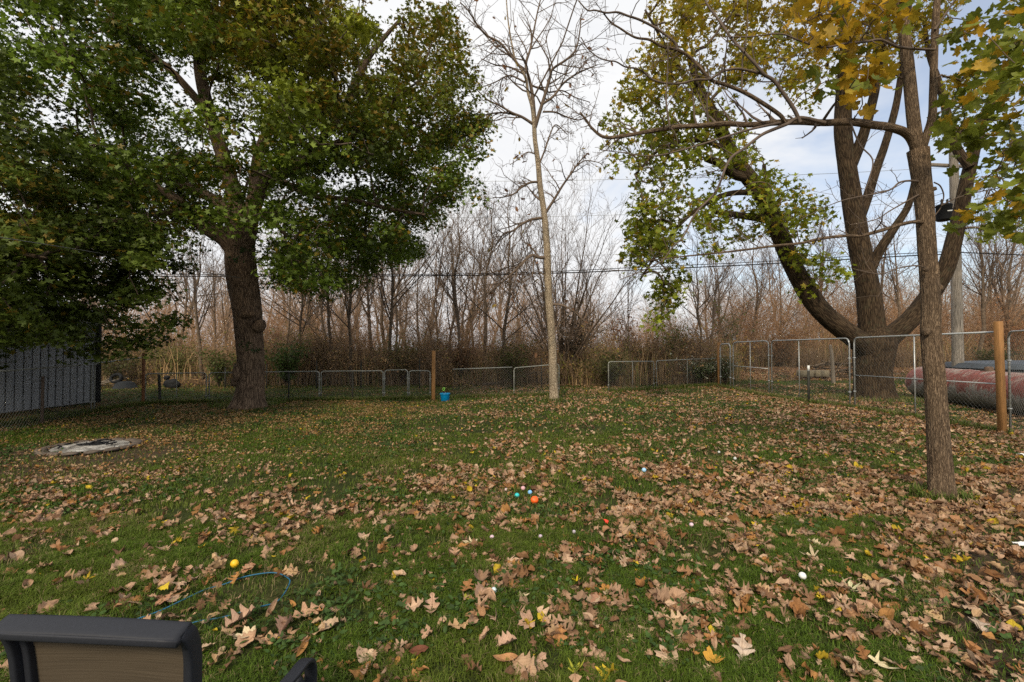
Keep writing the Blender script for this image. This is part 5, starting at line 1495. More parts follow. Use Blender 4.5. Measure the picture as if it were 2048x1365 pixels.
a3 = N(t, "ShaderNodeMath", operation='MULTIPLY'); a3.inputs[1].default_value = 0.42; t.links.new(t2.outputs["Fac"], a3.inputs[0]); t.links.new(a3.outputs[0], a2.inputs[2]); t.links.new(a2.outputs[0], ad.inputs[2])
rr = ramp(t, [(0.50, (0.12, 0.105, 0.085)), (0.66, (0.22, 0.2, 0.17)), (0.74, (0.42, 0.39, 0.35)), (0.80, (0.3, 0.115, 0.095)), (0.90, (0.25, 0.065, 0.055)), (1.0, (0.36, 0.28, 0.25))]); t.links.new(ad.outputs[0], rr.inputs[0])
ls = N(t, "ShaderNodeTexNoise", Scale=26.0, Detail=5.0, Roughness=0.8); t.links.new(tcn.outputs["Object"], ls.inputs["Vector"])
lr = ramp(t, [(0.42, (0.6, 0.6, 0.6)), (0.55, (1, 1, 1)), (0.68, (1.6, 1.6, 1.5))]); t.links.new(ls.outputs["Fac"], lr.inputs[0])
mx = N(t, "ShaderNodeMixRGB", blend_type='MULTIPLY', Fac=0.85); t.links.new(rr.outputs[0], mx.inputs[1]); t.links.new(lr.outputs[0], mx.inputs[2]); t.links.new(mx.outputs[0], b.inputs["Base Color"])
b.inputs["Roughness"].default_value = 0.75
bp = N(t, "ShaderNodeBump", Strength=0.3, Distance=0.01); t.links.new(ls.outputs["Fac"], bp.inputs["Height"]); t.links.new(bp.outputs[0], b.inputs["Normal"])
g = Geo()
prof = [(0.5 * math.sin(a), -0.32 * math.cos(a)) for a in np.linspace(0.0, math.pi / 2, 12)] + [(0.5, LT * k / 10) for k in range(1, 11)] + [(0.5 * math.cos(a), LT + 0.32 * math.sin(a)) for a in np.linspace(0.05, math.pi / 2, 12)]
lathe(g, prof, 56)
for i_ in range(len(g.v)): g.v[i_] = np.stack([g.v[i_][:, 2], g.v[i_][:, 1], -g.v[i_][:, 0] + 0.5], -1)
obj("shell", g, m_t, tk)
M['tan'] = m_plain("tan_paint", (0.42, 0.3, 0.18), 0.8, 0, 0.25, 14, 0.1)
g = Geo()
for xx in (1.0, LT - 1.2): box(g, (xx, 0, 0.03), (.25, .7, .14), 0, .02)
obj("cradle", g, M['greywood'], tk)
g = Geo(); box(g, (LT * .45, 0, 1.0), (.36, .2, .05), 0, .02); lathe(g, [(.09, 0.985), (.09, 1.09), (.06, 1.11), (0, 1.115)], 20, (LT * .45, 0, 0)); obj("valve_cover", g, M['rusty'], tk)
# weld seams round the shell
for xx in (0.0, LT * .33, LT * .66, LT):
    g = Geo(); th = np.linspace(0, 2 * math.pi, 49); path(g, np.stack([np.full(49, xx), .502 * np.cos(th), .5 + .502 * np.sin(th)], -1), .006, 5, caps=False)
    obj("weld_seam", g, m_t, tk)

# low covered pool behind the tank
pc = at(2075, 732, 17.5); zt = 1.0
pl = thing("covered_pool", "low round pool under a dark blue grey tarp behind the rusty tank", "pool", (pc[0], pc[1], float(ground_z(pc[0], pc[1]))))
M['tarp'] = m_plain("blue_grey_tarp", (0.055, 0.068, 0.085), 0.5, 0, 0.35, 3, 0.4)
M['poolwall'] = m_plain("pool_wall", (0.1, 0.11, 0.12), 0.6, 0, 0.3, 5, 0.1)
g = Geo(); lathe(g, [(2.6, -.1), (2.6, .92), (2.57, .93)], 64); obj("wall", g, M['poolwall'], pl)
g = Geo(); rr_ = np.linspace(0, 1, 24); th = np.arange(72) * 2 * math.pi / 72
X = rr_[:, None] * np.cos(th) * 2.68; Y = rr_[:, None] * np.sin(th) * 2.68
Z = 0.97 + .10 * (1 - rr_[:, None] ** 2) + .035 * np.abs(np.sin(th * 9))[None] * rr_[:, None] * (1 - rr_[:, None]) * 2 + .02 * fbm(X * 2, Y * 2, 1, 3)
Z = np.where(rr_[:, None] > .985, .8, Z)
i = np.arange(24 * 72).reshape(24, 72)
g.add(np.stack([X, Y, Z], -1).reshape(-1, 3), np.stack([i[:-1], i[1:], np.roll(i, -1, 1)[1:], np.roll(i, -1, 1)[:-1]], -1).reshape(-1, 4))
obj("cover", g, M['tarp'], pl)
M['lime'] = m_plain("lime_plastic", (0.2, 0.75, 0.12), 0.5, 0, 0.1, 10, 0)
g = Geo(); path(g, [(-.62, -2.0, 1.0), (-.3, -2.05, 1.05), (0.1, -2.0, 1.05), (.5, -1.8, 1.04)], .02, 8, 24)
obj("strap", g, M['lime'], pl)

# ------------------------------------------------------------------ utility pole, transformer, wires
pp = at(1916, 732, 18.2); pz = float(ground_z(pp[0], pp[1]))
po = thing("utility_pole", "weathered grey wooden utility pole behind the rusty tank", "utility pole", (pp[0], pp[1], pz))
g = Geo(); bigtube(g, np.array([(0, 0, -.2), (0, 0, 3), (0.0, 0, 6), (-.02, 0, 9.6)]), [.19, .175, .16, .14], 120, 40, ridge=.025, rfreq=26, seed=12, lump=.02)
m_po = m_bark("pole_wood", (0.1, 0.09, 0.08), (0.24, 0.215, 0.19), (0.34, 0.31, 0.28), 40, 0.04, 0.5)
obj("shaft", g, m_po, po)
g = Geo(); box(g, (0, .16, 9.0), (2.2, .1, .12), .1, .01); obj("crossarm", g, M['greywood'], po)
for xx in (-1, 0.0, 1):
    g = Geo(); lathe(g, [(.03, 0), (.05, .03), (.03, .06), (.05, .09), (.025, .13), (0, .135)], 16, (xx, .16 + xx * .1, 9.06)); obj("insulator", g, M['greywood'], po)
g = Geo(); box(g, (.13, -.1, .98), (.05, .02, .03)); obj("tag_marker", g, M['lime'], po)
tf = at(1888, 424, 18.1)
tr_ = thing("transformer", "black canister transformer with pale plate on the utility pole", "transformer", (tf[0], tf[1], tf[2] - .36))
g = Geo(); lathe(g, [(0, 0), (.2, 0), (.235, .015), (.25, .05), (.25, .56), (.262, .57), (.262, .6), (.24, .64), (.12, .68), (0, .69)], 36); obj("tank", g, M['black'], tr_)
for xx in (-.11, .11):
    g = Geo(); lathe(g, [(.035, .66), (.05, .69), (.03, .72), (.05, .75), (.03, .78), (.045, .81), (.015, .86), (0, .865)], 14, (xx, -.03, 0)); obj("bushing", g, M['darkpost'], tr_)
g = Geo(); box(g, (0, -.252, .33), (.2, .012, .045), 0, 0, 0, -.12); obj("name_plate", g, M['white'], tr_)
g = Geo(); box(g, (.30, .06, .48), (.2, .08, .05)); box(g, (.30, .06, .15), (.2, .08, .05)); path(g, [(.1, 0, .8), (.25, .02, .9), (.4, .05, .85)], .012, 6, 12); obj("bracket", g, M['black'], tr_)

def wire_run(px_pts, d0, d1, r, label, mat, name="power_line", sagpts=40):
    px = np.array(px_pts, float); d = np.interp(px[:, 0], [px[:, 0].min(), px[:, 0].max()], [d0, d1])
    P = catmull(at(px[:, 0], px[:, 1], d), sagpts)
    g = Geo(); tubes(g, P, np.full(len(P), r), 6)
    return tag(obj(name, g, mat), label, "power line", "overhead lines across the yard")
wire_run([(-300, 552), (300, 553), (860, 552), (1100, 547), (1260, 541), (1500, 530), (1700, 519), (1820, 512), (1912, 508)], 19, 18.1, .022, "thick black overhead cable, lower strand of the close pair", M['black'])
wire_run([(-300, 548), (300, 549), (860, 549), (1100, 543.5), (1260, 536), (1500, 525), (1700, 513.5), (1820, 507), (1912, 503)], 19, 18.1, .014, "thinner black overhead cable, upper strand of the close pair", M['black'])
wire_run([(-300, 362), (300, 363), (950, 363), (1200, 360), (1600, 350), (1900, 335)], 19, 18.1, .008, "topmost thin overhead wire crossing the white sky", M['galv'])
wire_run([(-300, 440), (300, 438), (900, 436), (1250, 430), (1600, 418), (1912, 400)], 19, 18.1, .007, "thin overhead wire midway up the sky", M['galv'])
wire_run([(-300, 520), (300, 520), (900, 516), (1250, 509), (1600, 492), (1912, 470)], 19, 18.1, .006, "faint overhead wire just above the black cable pair", M['galv'])
wire_run([(1912, 505), (1990, 508), (2100, 513), (2400, 528)], 18.1, 17, .02, "black overhead cable leaving the utility pole to the right", M['black'])
wire_run([(-60, 462), (0, 475), (200, 507), (330, 533), (480, 556)], 4.6, 11.4, .007, "pale cord strung from the left edge to the old maple trunk", M['wire'], name="clothesline")

# ------------------------------------------------------------------ patio chair in the near left corner
ch = thing("patio_chair", "charcoal framed patio chair with brown woven sling seen from behind", "chair", (-1.08, 1.3, 0))
cb = np.array([-1.08, 1.3, 0.0])
M['frame'] = m_plain("charcoal_powder_coat", (0.018, 0.02, 0.027), 0.55, 0.0, 0.12, 120, 0.05, spec=0.3)
m_sl, t, b = mat_new("brown_sling_weave")
tcn = N(t, "ShaderNodeTexCoord"); mp = N(t, "ShaderNodeMapping"); mp.inputs["Scale"].default_value = (5, 5, 330); t.links.new(tcn.outputs["Object"], mp.inputs[0])
n1_ = N(t, "ShaderNodeTexNoise", Scale=1.0, Detail=3.0); t.links.new(mp.outputs[0], n1_.inputs["Vector"])
wv = N(t, "ShaderNodeTexWave", Scale=140.0, Distortion=1.0, bands_direction='X'); t.links.new(tcn.outputs["Object"], wv.inputs["Vector"])
rr = ramp(t, [(0.25, (0.055, 0.040, 0.024)), (0.5, (0.078, 0.058, 0.036)), (0.78, (0.105, 0.08, 0.052))]); t.links.new(n1_.outputs["Fac"], rr.inputs[0])
mx = N(t, "ShaderNodeMixRGB", blend_type='MULTIPLY', Fac=0.3); t.links.new(rr.outputs[0], mx.inputs[1]); t.links.new(wv.outputs["Color"], mx.inputs[2]); t.links.new(mx.outputs[0], b.inputs["Base Color"])
b.inputs["Roughness"].default_value = 0.85
bp = N(t, "ShaderNodeBump", Strength=0.5, Distance=0.002); t.links.new(n1_.outputs["Fac"], bp.inputs["Height"]); t.links.new(bp.outputs[0], b.inputs["Normal"])
def flatbar(geo, pts, wv_, tv, side, m=60):
    """extruded flat bar along a curve; side = direction of its width"""
    P = catmull(np.asarray(pts, float), m); T = nrm(np.gradient(P, axis=0)); sd_ = nrm(np.broadcast_to(np.asarray(side, float), P.shape) - T * (T @ np.asarray(side, float))[:, None])
    nn_ = np.cross(T, sd_)
    k = 16; th = (np.arange(k) + .5) * 2 * math.pi / k
    cx_ = np.sign(np.cos(th)) * np.abs(np.cos(th)) ** .45 * wv_ / 2; cy_ = np.sign(np.sin(th)) * np.abs(np.sin(th)) ** .45 * tv / 2
    X = P[:, None] + sd_[:, None] * cx_[None, :, None] + nn_[:, None] * cy_[None, :, None]
    i = np.arange(m * k).reshape(m, k)
    geo.add(X.reshape(-1, 3), [np.stack([i[:-1], np.roll(i, -1, 1)[:-1], np.roll(i, -1, 1)[1:], i[1:]], -1).reshape(-1, 4), i[:1, ::-1], i[-1:]])
# back frame corners read off the photograph at plausible heights
TL, TR_ = at(6, 1250, 1.19) - cb, at(362, 1266, 1.165) - cb
up_f = np.array([0.0, 0.05, 0.012])
def side_rail(top, sgn):
    x, y, z = top
    return [(x, y + .005, z), (x + sgn * .006, y + .022, z - .025), (x + sgn * .004, y + .042, z - .085), (x, y + .052, z - .19), (x, y + .07, z - .36), (x, y + .10, z - .50)]
for top, sg in ((TL, -1), (TR_, 1)):
    g = Geo(); flatbar(g, [np.array(q_) for q_ in side_rail(top, sg)], .048, .02, (0, 1, .35)); flatbar(g, [np.array(q_) + np.array([-sg * .018, 0.012, 0]) for q_ in side_rail(top, sg)], .034, .02, (0, 1, .35))
    obj("back_rail", g, M['frame'], ch)
g = Geo(); d_ = TR_ - TL
flatbar(g, [TL - d_ * .018, TL + d_ * .33 + np.array([0, 0, .003]), TL + d_ * .66 + np.array([0, 0, .003]), TR_ + d_ * .018], .056, .016, (0, .93, .36), 30)
flatbar(g, [TL - d_ * .018 + np.array([0, -.02, -.012]), TR_ + d_ * .018 + np.array([0, -.02, -.012])], .02, .02, (0, 1, 0), 10)
obj("top_rail", g, M['frame'], ch)
# sling stretched between the rails, then the seat
SL, SR = np.array(catmull(np.array(side_rail(TL, -1)), 40)), np.array(catmull(np.array(side_rail(TR_, 1)), 40))
g = Geo(); uu = np.linspace(0.05, .95, 24)
X = SL[:, None] * (1 - uu)[None, :, None] + SR[:, None] * uu[None, :, None]
X[..., 1] += (0.03 * np.sin(np.pi * uu)[None] * np.linspace(0, 1, 40)[:, None]) + .012
i = np.arange(40 * 24).reshape(40, 24); g.add(X.reshape(-1, 3), np.stack([i[:-1, :-1], i[:-1, 1:], i[1:, 1:], i[1:, :-1]], -1).reshape(-1, 4))
obj("back_sling", g, m_sl, ch)
bl_, br_ = SL[-1], SR[-1]
g = Geo(); q0, q1 = bl_ + np.array([.02, .0, -.0]), br_ + np.array([-.02, 0, 0])
for_ = np.array([0, .36, .02])
X = np.array([[q0 * (1 - a) + q1 * a + for_ * c_ + np.array([0, 0, -.03 * math.sin(math.pi * c_)]) for a in np.linspace(0, 1, 12)] for c_ in np.linspace(0, 1, 14)])
i = np.arange(12 * 14).reshape(14, 12); g.add(X.reshape(-1, 3), np.stack([i[:-1, :-1], i[:-1, 1:], i[1:, 1:], i[1:, :-1]], -1).reshape(-1, 4)); obj("seat_sling", g, m_sl, ch)
for q_, sg in ((bl_, -1), (br_, 1)):
    g = Geo(); flatbar(g, [q_, q_ + for_ * .5 + np.array([0, 0, -.01]), q_ + for_], .04, .022, (0, 0, 1), 20); obj("seat_rail", g, M['frame'], ch)
    # arm: rises from the back, runs forward, curls down into the front leg
    ax_ = at(578, 1365, 1.44)[0] - cb[0] if sg == 1 else bl_[0] - (at(578, 1365, 1.44)[0] - cb[0] - br_[0])
    zA = at(578, 1365, 1.44)[2]
    g = Geo()
    pts = [(q_[0] + sg * .02, q_[1] - .05, zA - .03), (ax_ - sg * .09, .0, zA - .012), (ax_ - sg * .02, .10, zA), (ax_, .18, zA + .003), (ax_ + sg * .004, .255, zA - .002), (ax_ + sg * .006, .292, zA - .025), (ax_ + sg * .006, .305, zA - .075), (ax_ + sg * .004, .30, zA - .18), (ax_, .30, .22), (ax_, .33, .01)]
    flatbar(g, pts, .042, .016, (1, 0.02, 0), 110); obj("armrest", g, M['frame'], ch)
    g = Geo(); flatbar(g, [(ax_ - sg * .005, .262, zA - .06), (ax_ - sg * .05, .2, zA - .1), (q_[0] + sg * .01, .12, q_[2] + .02)], .03, .02, (0, 0, 1), 16); obj("brace", g, M['frame'], ch)
    g = Geo(); flatbar(g, [(q_[0] + sg * .01, q_[1], q_[2] + .05), (q_[0] + sg * .02, q_[1] - .07, .2), (q_[0] + sg * .02, q_[1] - .16, .01)], .04, .022, (1, 0, 0), 30); obj("leg", g, M['frame'], ch)

# ------------------------------------------------------------------ junk and heaps beyond the fence
p = G(238, 777)
M['tub'] = m_plain("dark_grey_plastic", (0.02, 0.023, 0.027), 0.7, 0, 0.25, 6, 0.1, spec=0.15)
o = thing("barrow_tub", "dark grey overturned plastic tub in the junk left of the red brown post", "tub", tuple(p))
g = Geo(); lathe(g, [(.0, .3), (.2, .29), (.3, .22), (.42, .02), (.46, .0), (.44, -.01)], 28, (.25, 0, 0)); obj("shell", g, M['tub'], o)
g = Geo(); th = np.linspace(0, 2 * math.pi, 40); path(g, np.stack([-.08 + .2 * np.cos(th), -.05 + .06 * np.sin(th), .42 + .15 * np.sin(th)], -1), .06, 10, caps=False)
o2 = obj("tyre", g, M['black']); o2.location = p; tag(o2, "old black tyre leaning on the dark grey tub", "tyre")
for k, (dx, dz, an, ln) in enumerate([(-.55, .16, .28, 1.1), (-.62, .08, .1, .9), (-.3, .3, .2, 1.0), (-.75, .26, .5, .7)]):
    g = Geo(); box(g, (0, 0, 0), (ln, .1, .035), .1 * k, .004, 0, -an); o2 = obj("plank", g, M['greywood'], smooth=False); o2.location = (p[0] + dx, p[1] - .1 + .1 * k, p[2] + dz + .04)
    tag(o2, "grey board thrown on the junk heap by the shed corner", "plank", "boards in the junk heap")
p = G(345, 778)
g = Geo(); lump(g, np.array([0, 0, .17]), .26, (1.2, .7, .8), 3, .4, 26); lump(g, np.array([-.22, 0, .42]), .12, (1, .8, .7), 8, .4, 18)
o = obj("rubbish_bag", g, M['black']); o.location = p; tag(o, "black rubbish bag in the brush behind the low left fence", "bag")
# brush heap behind the tall fence
p = at(1672, 750, 21.0); p[2] = float(ground_z(p[0], p[1]))
for k in range(34):
    a = random.uniform(-.35, .35); ln = random.uniform(.5, 1.5); x0 = random.uniform(-1.2, 1.4); y0 = random.uniform(-.3, .9)
    zz = random.uniform(.08, .95) * max(.15, 1 - abs(x0) / 1.9)
    if k > 26: a = random.uniform(.9, 1.4)
    d_ = np.array([math.cos(a), random.uniform(-.2, .2), math.sin(a) * .7]) * ln / 2
    pts = np.array([-d_, d_ * 0.0 + np.array([0, 0, random.uniform(-.06, .06)]), d_])
    g = Geo(); rr = random.uniform(.018, .055); bigtube(g, pts, [rr, rr * .85, rr * .6], 14, 9, ridge=.05, rfreq=6, seed=k, lump=.15)
    o = obj("cut_branch", g, M['bark_wood'] if k % 3 else M['bark_right']); o.location = (p[0] + x0, p[1] + y0, p[2] + zz + (abs(d_[2]) if zz < abs(d_[2]) else 0))
    tag(o, "dead branch thrown on the brush heap behind the tall right fence", "branch", "dead branches in the brush heap")
M['block'] = m_plain("concrete_block", (0.23, 0.195, 0.135), 0.9, 0, 0.3, 12, 0.4)
for px, py, lab in [(1610, 747, "pale concrete block at the left end of the brush heap"), (1641, 748, "concrete block under the branches, right beside another block")]:
    q_ = at(px, py, float((p - CAM) @ FWD) - .5); zb = float(ground_z(q_[0], q_[1]))
    g = Geo()
    box(g, (0, -.12, .14), (.62, .05, .28), 0, .008); box(g, (0, .12, .14), (.62, .05, .28), 0, .008)
    for xx in (-.28, 0, .28): box(g, (xx, 0, .14), (.055, .188, .276), 0, .004)
    o = obj("concrete_block", g, M['block'], smooth=False); o.location = (q_[0], q_[1], zb + .12); o.rotation_euler = (0, 0, .06); tag(o, lab, "block", "concrete blocks by the brush heap")
q_ = G(905 + 60, 772)
g = Geo(); bigtube(g, np.array([(0, 0, .06), (.8, .1, .16), (1.7, .3, .42), (2.4, .3, .6)]), [.06, .05, .035, .02], 30, 10, ridge=.05, rfreq=8, seed=5, lump=.1)
o = obj("fallen_limb", g, M['bark_wood']); o.location = q_; tag(o, "thin fallen limb propped in the brush behind the blue bucket", "limb")

# ------------------------------------------------------------------ the bare woods
def bare_tree(H, r0, n1, lean=0.0, fork=0, t0=0.28, up=0.55, ang=38, seed=0, rmin=0.006, n2=6, n3=4, lr=0.42, wig=0.07):
    """trunk geo, crown geo of one leafless tree, at the origin"""
    gt, gc = Geo(), Geo()
    k = 9
    z = np.linspace(-0.1, H, k)
    wob = rng.normal(size=(k, 2)).cumsum(0) * 0.075 * H / 8; wob[0] = 0; wob -= wob[:1]
    P = np.stack([wob[:, 0] + lean * z, wob[:, 1], z], -1)
    R = r0 * (1 - z / H * 0.9) ** 0.85
    R = np.maximum(R, rmin)
    bigtube(gt, P, R, 46, 12, ridge=0.05, rfreq=9, seed=seed, lump=0.08, flare=0.3, cap=False)
    stems = [(P, R)]
    for f_ in range(fork):
        s = 0.16 + 0.16 * rng.random(); i0 = int(s * (k - 1)) + 1
        a = rng.random() * 6.28
        zz = np.linspace(0, 1, k); hh = (H - P[i0, 2]) * (0.75 + 0.25 * rng.random())
        sp = (0.10 + 0.14 * rng.random()) * hh
        Q = P[i0] + np.stack([np.cos(a) * sp * zz ** 0.7, np.sin(a) * sp * zz ** 0.7, hh * zz], -1) + np.concatenate([[[0, 0, 0]], rng.normal(size=(k - 1, 3)).cumsum(0) * 0.03])
        RQ = np.maximum(R[i0] * 0.7 * (1 - zz * 0.9), rmin)
        bigtube(gt, Q, RQ, 36, 10, ridge=0.05, rfreq=8, seed=seed + f_, lump=0.08, cap=False)
        stems.append((Q, RQ))
    for P_, R_ in stems:
        m = n1 if P_ is P else max(6, int(n1 * .6))
        Q1, S1 = spawn(P_[None], R_[None], m, t0 if P_ is P else 0.15, 0.98, ang, 12, lr, 0.3, up, wig, 7, 0.5, rmin, 0.62)
        tubes(gc, Q1, S1, 4)
        Q2, S2 = spawn(Q1, S1, n2, 0.15, 0.98, 36, 14, 0.42, 0.35, up * .8, 0.12, 5, 0.6, rmin, 0.4)
        tubes(gc, Q2, S2, 3)
        Q3, S3 = spawn(Q2, S2, n3, 0.2, 1.0, 38, 16, 0.48, 0.35, up * .6, 0.14, 4, 0.7, rmin * .8, 0.3)
        tubes(gc, Q3, S3, 3)
    return gt, gc

PROTO = []
for i, (H, r0, n1, fork, t0, ang, up) in enumerate([(9, .105, 20, 0, .35, 36, .6), (8.5, .09, 16, 1, .3, 34, .65), (7.5, .07, 18, 0, .25, 42, .5), (9.5, .12, 22, 2, .4, 38, .5), (6.5, .055, 16, 0, .2, 34, .7), (8, .08, 18, 1, .22, 46, .4)]):
    gt, gc = bare_tree(H, r0, n1, 0.0, fork, t0, up, ang, i * 7, n2=7, n3=4, lr=.48)
    PROTO.append((H, r0, gt, gc, gt.mesh("sapling_trunk", M['bark_wood']), gc.mesh("sapling_crown", M['twig'])))

SAP = [  # base px, base row of the trunk foot as guessed through the brush, top row, depth, proto, turn, lean, label
    (412, 470, 20.0, 0, 0.5, -0.05, "leaning dark bare sapling just left of the old maple trunk"),
    (430, 500, 24.0, 4, 1.5, 0.0, "thin bare sapling close behind the leaning dark one"),
    (352, 460, 23.0, 1, 2.1, 0.02, "bare forked sapling above the low panel next to the red brown post"),
    (572, 470, 22.0, 4, 0.2, 0.04, "thin leaning sapling just right of the old maple trunk"),
    (602, 430, 21.0, 2, 4.0, 0.0, "straight bare sapling over the low panel behind the old maple"),
    (646, 440, 23.0, 5, 5.0, -0.02, "bare pale grey sapling above a double fence upright"),
    (664, 430, 20.5, 0, 1.1, 0.0, "dark straight bare trunk above the low panel with the mid post"),
    (700, 440, 19.8, 1, 0.0, 0.0, "bare sapling forking low like a Y behind the low fence"),
    (740, 430, 24.0, 3, 2.4, 0.01, "bare many stemmed sapling in the middle of the left thicket"),
    (773, 420, 20.2, 0, 3.3, 0.0, "darkest straight bare trunk left of the small low gate"),
    (790, 450, 26.0, 2, 0.7, 0.02, "slender bare sapling right of the darkest straight trunk"),
    (835, 470, 27.0, 4, 2.7, 0.0, "thin pale sapling above the small low gate"),
    (903, 430, 26.0, 5, 1.9, 0.0, "bare sapling rising behind the blue bucket, left of a darker one"),
    (926, 410, 22.0, 1, 3.9, 0.0, "dark bare sapling right behind the blue bucket with spreading top"),
    (950, 440, 28.0, 2, 4.4, 0.0, "pale slim sapling over the sagging low fence"),
    (978, 400, 24.0, 0, 5.6, 0.0, "bare sapling over the right half of the sagging low fence"),
    (1018, 380, 21.5, 5, 0.9, 0.0, "dark bare trunk left of the slim pale trunked tree"),
    (1258, 540, 22.0, 4, 1.3, 0.05, "short leaning bare sapling above the gap in the low fence"),
    (1335, 520, 30.0, 2, 2.2, 0.0, "bare sapling behind the low panel with the white flowered bush"),
    (1394, 480, 20.5, 5, 3.0, 0.0, "bare dark sapling with level side branches left of the orange corner post"),
    (1425, 500, 27.0, 0, 4.1, 0.0, "slim bare sapling right above the orange corner post"),
    (1500, 470, 29.0, 1, 0.4, 0.0, "bare sapling above the narrow gate frame"),
    (1562, 480, 31.0, 4, 5.2, 0.0, "thin pale sapling behind the first tall fence panel"),
    (1650, 450, 30.0, 3, 0.1, 0.0, "bare sapling between two curving limbs of the right maple"),
    (1790, 440, 27.0, 5, 1.7, 0.0, "bare sapling seen between middle and right limb of the right maple"),
    (1955, 420, 26.0, 3, 2.9, -0.03, "crooked bare tree just right of the utility pole"),
    (2030, 430, 28.0, 1, 3.6, 0.0, "bare tree above the near wooden post at the right edge"),
]
for (px, top, d, pi_, turn, lean, lab) in SAP:
    H, r0, gt, gc, mt, mc = PROTO[pi_]
    p0 = at(px, 700, d); gz = float(ground_z(p0[0], p0[1]))
    ht = at(px, top, d)[2] - gz
    o = thing("bare_sapling", lab, "tree", (p0[0], p0[1], gz), "bare saplings behind the fences", turn)
    o.rotation_euler = (0, lean, turn); s = ht / H; o.scale = (max(s, .8), max(s, .8), s)
    obj("trunk", mt, None, o); obj("crown", mc, None, o)

# big many-stemmed bare tree behind the slim pale one
p0 = at(1120, 700, 20.5); gz = float(ground_z(p0[0], p0[1]))
o = thing("bare_tree", "broad bushy bare tree fanning out behind the slim pale trunked tree", "tree", (p0[0], p0[1], gz))
gt, gc = Geo(), Geo()
k = 9; zz = np.linspace(0, 1, k)
stems = []
for i in range(17):
    xs = (-3.4 + 6.8 * i / 16) + rng.normal() * .3; ys = rng.normal() * 1.3; hh = 8.3 * (1 - 0.26 * (abs(xs) / 3.4) ** 1.7) + rng.normal() * .4
    Q = np.stack([.12 * rng.normal() + xs * zz ** 1.15, ys * zz ** 1.1, hh * zz], -1) + np.concatenate([[[0, 0, 0]], rng.normal(size=(k - 1, 3)).cumsum(0) * 0.05])
    RQ = (0.03 + .045 * rng.random()) * (1 - zz * .88)
    bigtube(gt, Q, RQ, 40, 9, ridge=.05, rfreq=7, seed=i, lump=.1, cap=False); stems.append((Q, RQ))
Ps = np.stack([s[0] for s in stems]); Rs = np.stack([s[1] for s in stems])
Q1, S1 = spawn(Ps, Rs, 12, .15, .97, 32, 12, .32, .35, .5, .1, 7, .5, .007, .4); tubes(gc, Q1, S1, 4)
Q2, S2 = spawn(Q1, S1, 5, .15, 1, 36, 14, .42, .35, .35, .13, 5, .6, .006, .4); tubes(gc, Q2, S2, 3)
Q3, S3 = spawn(Q2, S2, 3, .2, 1, 38, 15, .5, .35, .3, .14, 4, .7, .005, .3); tubes(gc, Q3, S3, 3)
obj("trunk", gt, M['twig_dark'], o); obj("crown", gc, M['twig'], o)

# far woods: one mass
def merged(geo_src, geo_dst, pos, turn, s, sz, lean=(0, 0)):
    c_, s_ = math.cos(turn), math.sin(turn)
    V = np.concatenate(geo_src.v); A = np.concatenate(geo_src.a)
    X = np.stack([(V[:, 0] * c_ - V[:, 1] * s_) * s, (V[:, 0] * s_ + V[:, 1] * c_) * s, V[:, 2] * sz], -1) + V[:, 2:3] * np.array([lean[0], lean[1], 0]) + pos
    fs = {}
    off = 0
    for f in geo_src.f: fs.setdefault(f.shape[1], []).append(f)
    geo_dst.add(X, [np.concatenate(v) for v in fs.values()], None, A)
print('polys', sum(len(m.polygons) for m in bpy.data.meshes))
FARP = []
for i in range(5):
    gt, gc = bare_tree(9.5, .11, 15, 0, i % 3, .25, .55, 38, 90 + i, rmin=0.011, n2=6, n3=3, lr=.5)
    FARP.append((gt, gc))
ft, fc = Geo(), Geo()
r = np.random.default_rng(303)
for i in range(125):
    y = 27 + 50 * r.random() ** 1.25; px = -150 + 2400 * r.random()
    x = (px - 1024) / F * y
    mid = math.exp(-((px - 1270) / 170.0) ** 2)
    hs = r.uniform(.5, 1.15) * (1 - 0.42 * mid) * (1.0 + 0.012 * (y - 30))
    if px > 1430: hs *= 0.86
    gt, gc = FARP[r.integers(5)]
    pos = np.array([x, y, float(ground_z(x, y))]); t_ = r.random() * 6.28; ln_ = r.normal(size=2) * .09
    merged(gt, ft, pos, t_, hs * 1.3, hs, ln_); merged(gc, fc, pos, t_, hs * 1.3, hs, ln_)
tag(obj("far_woods", ft, M['bark_wood']), "grey brown trunks of the leafless woods behind the saplings", kind="stuff")
tag(obj("far_woods", fc, M['twig_far']), "fine bare twigs of the leafless woods behind the saplings", kind="stuff")

# thicket of arching stems, red brown, in front of the woods
def shrub_stems(geo, X, Y, H, spread, ns, r0, s=3, twigs=3, curve=0.5):
    n = len(X)
    idx = np.repeat(np.arange(n), ns); m = len(idx)
    a = rng.random(m) * 6.283; sp = spread[idx] * rng.random(m) ** .7; h = H[idx] * (.55 + .5 * rng.random(m))
    k = 6; t = np.linspace(0, 1, k)[None, :]
    bx = X[idx] + .25 * rng.normal(size=m); by = Y[idx] + .25 * rng.normal(size=m)
    bz = ground_z(bx, by)
    P = np.stack([bx[:, None] + (np.cos(a) * sp)[:, None] * t ** 1.4, by[:, None] + (np.sin(a) * sp)[:, None] * t ** 1.4,
                  bz[:, None] - .05 + h[:, None] * (t - curve * .35 * t ** 3)], -1) + rng.normal(size=(m, k, 3)) * .05 * t[..., None]
    R = r0 * (1 - .7 * t) * np.ones((m, 1))
    tubes(geo, P, R, s)
    if twigs:
        Q, S_ = spawn(P, R, twigs, .25, 1, 40, 16, .4, .4, .15, .14, 4, .7, r0 * .5, .3); tubes(geo, Q, S_, 3)
        Q2, S2 = spawn(Q, S_, 2, .2, 1, 40, 16, .5, .4, .1, .14, 3, .7, r0 * .4, .3); tubes(geo, Q2, S2, 3)
        return P, Q
    return P, None
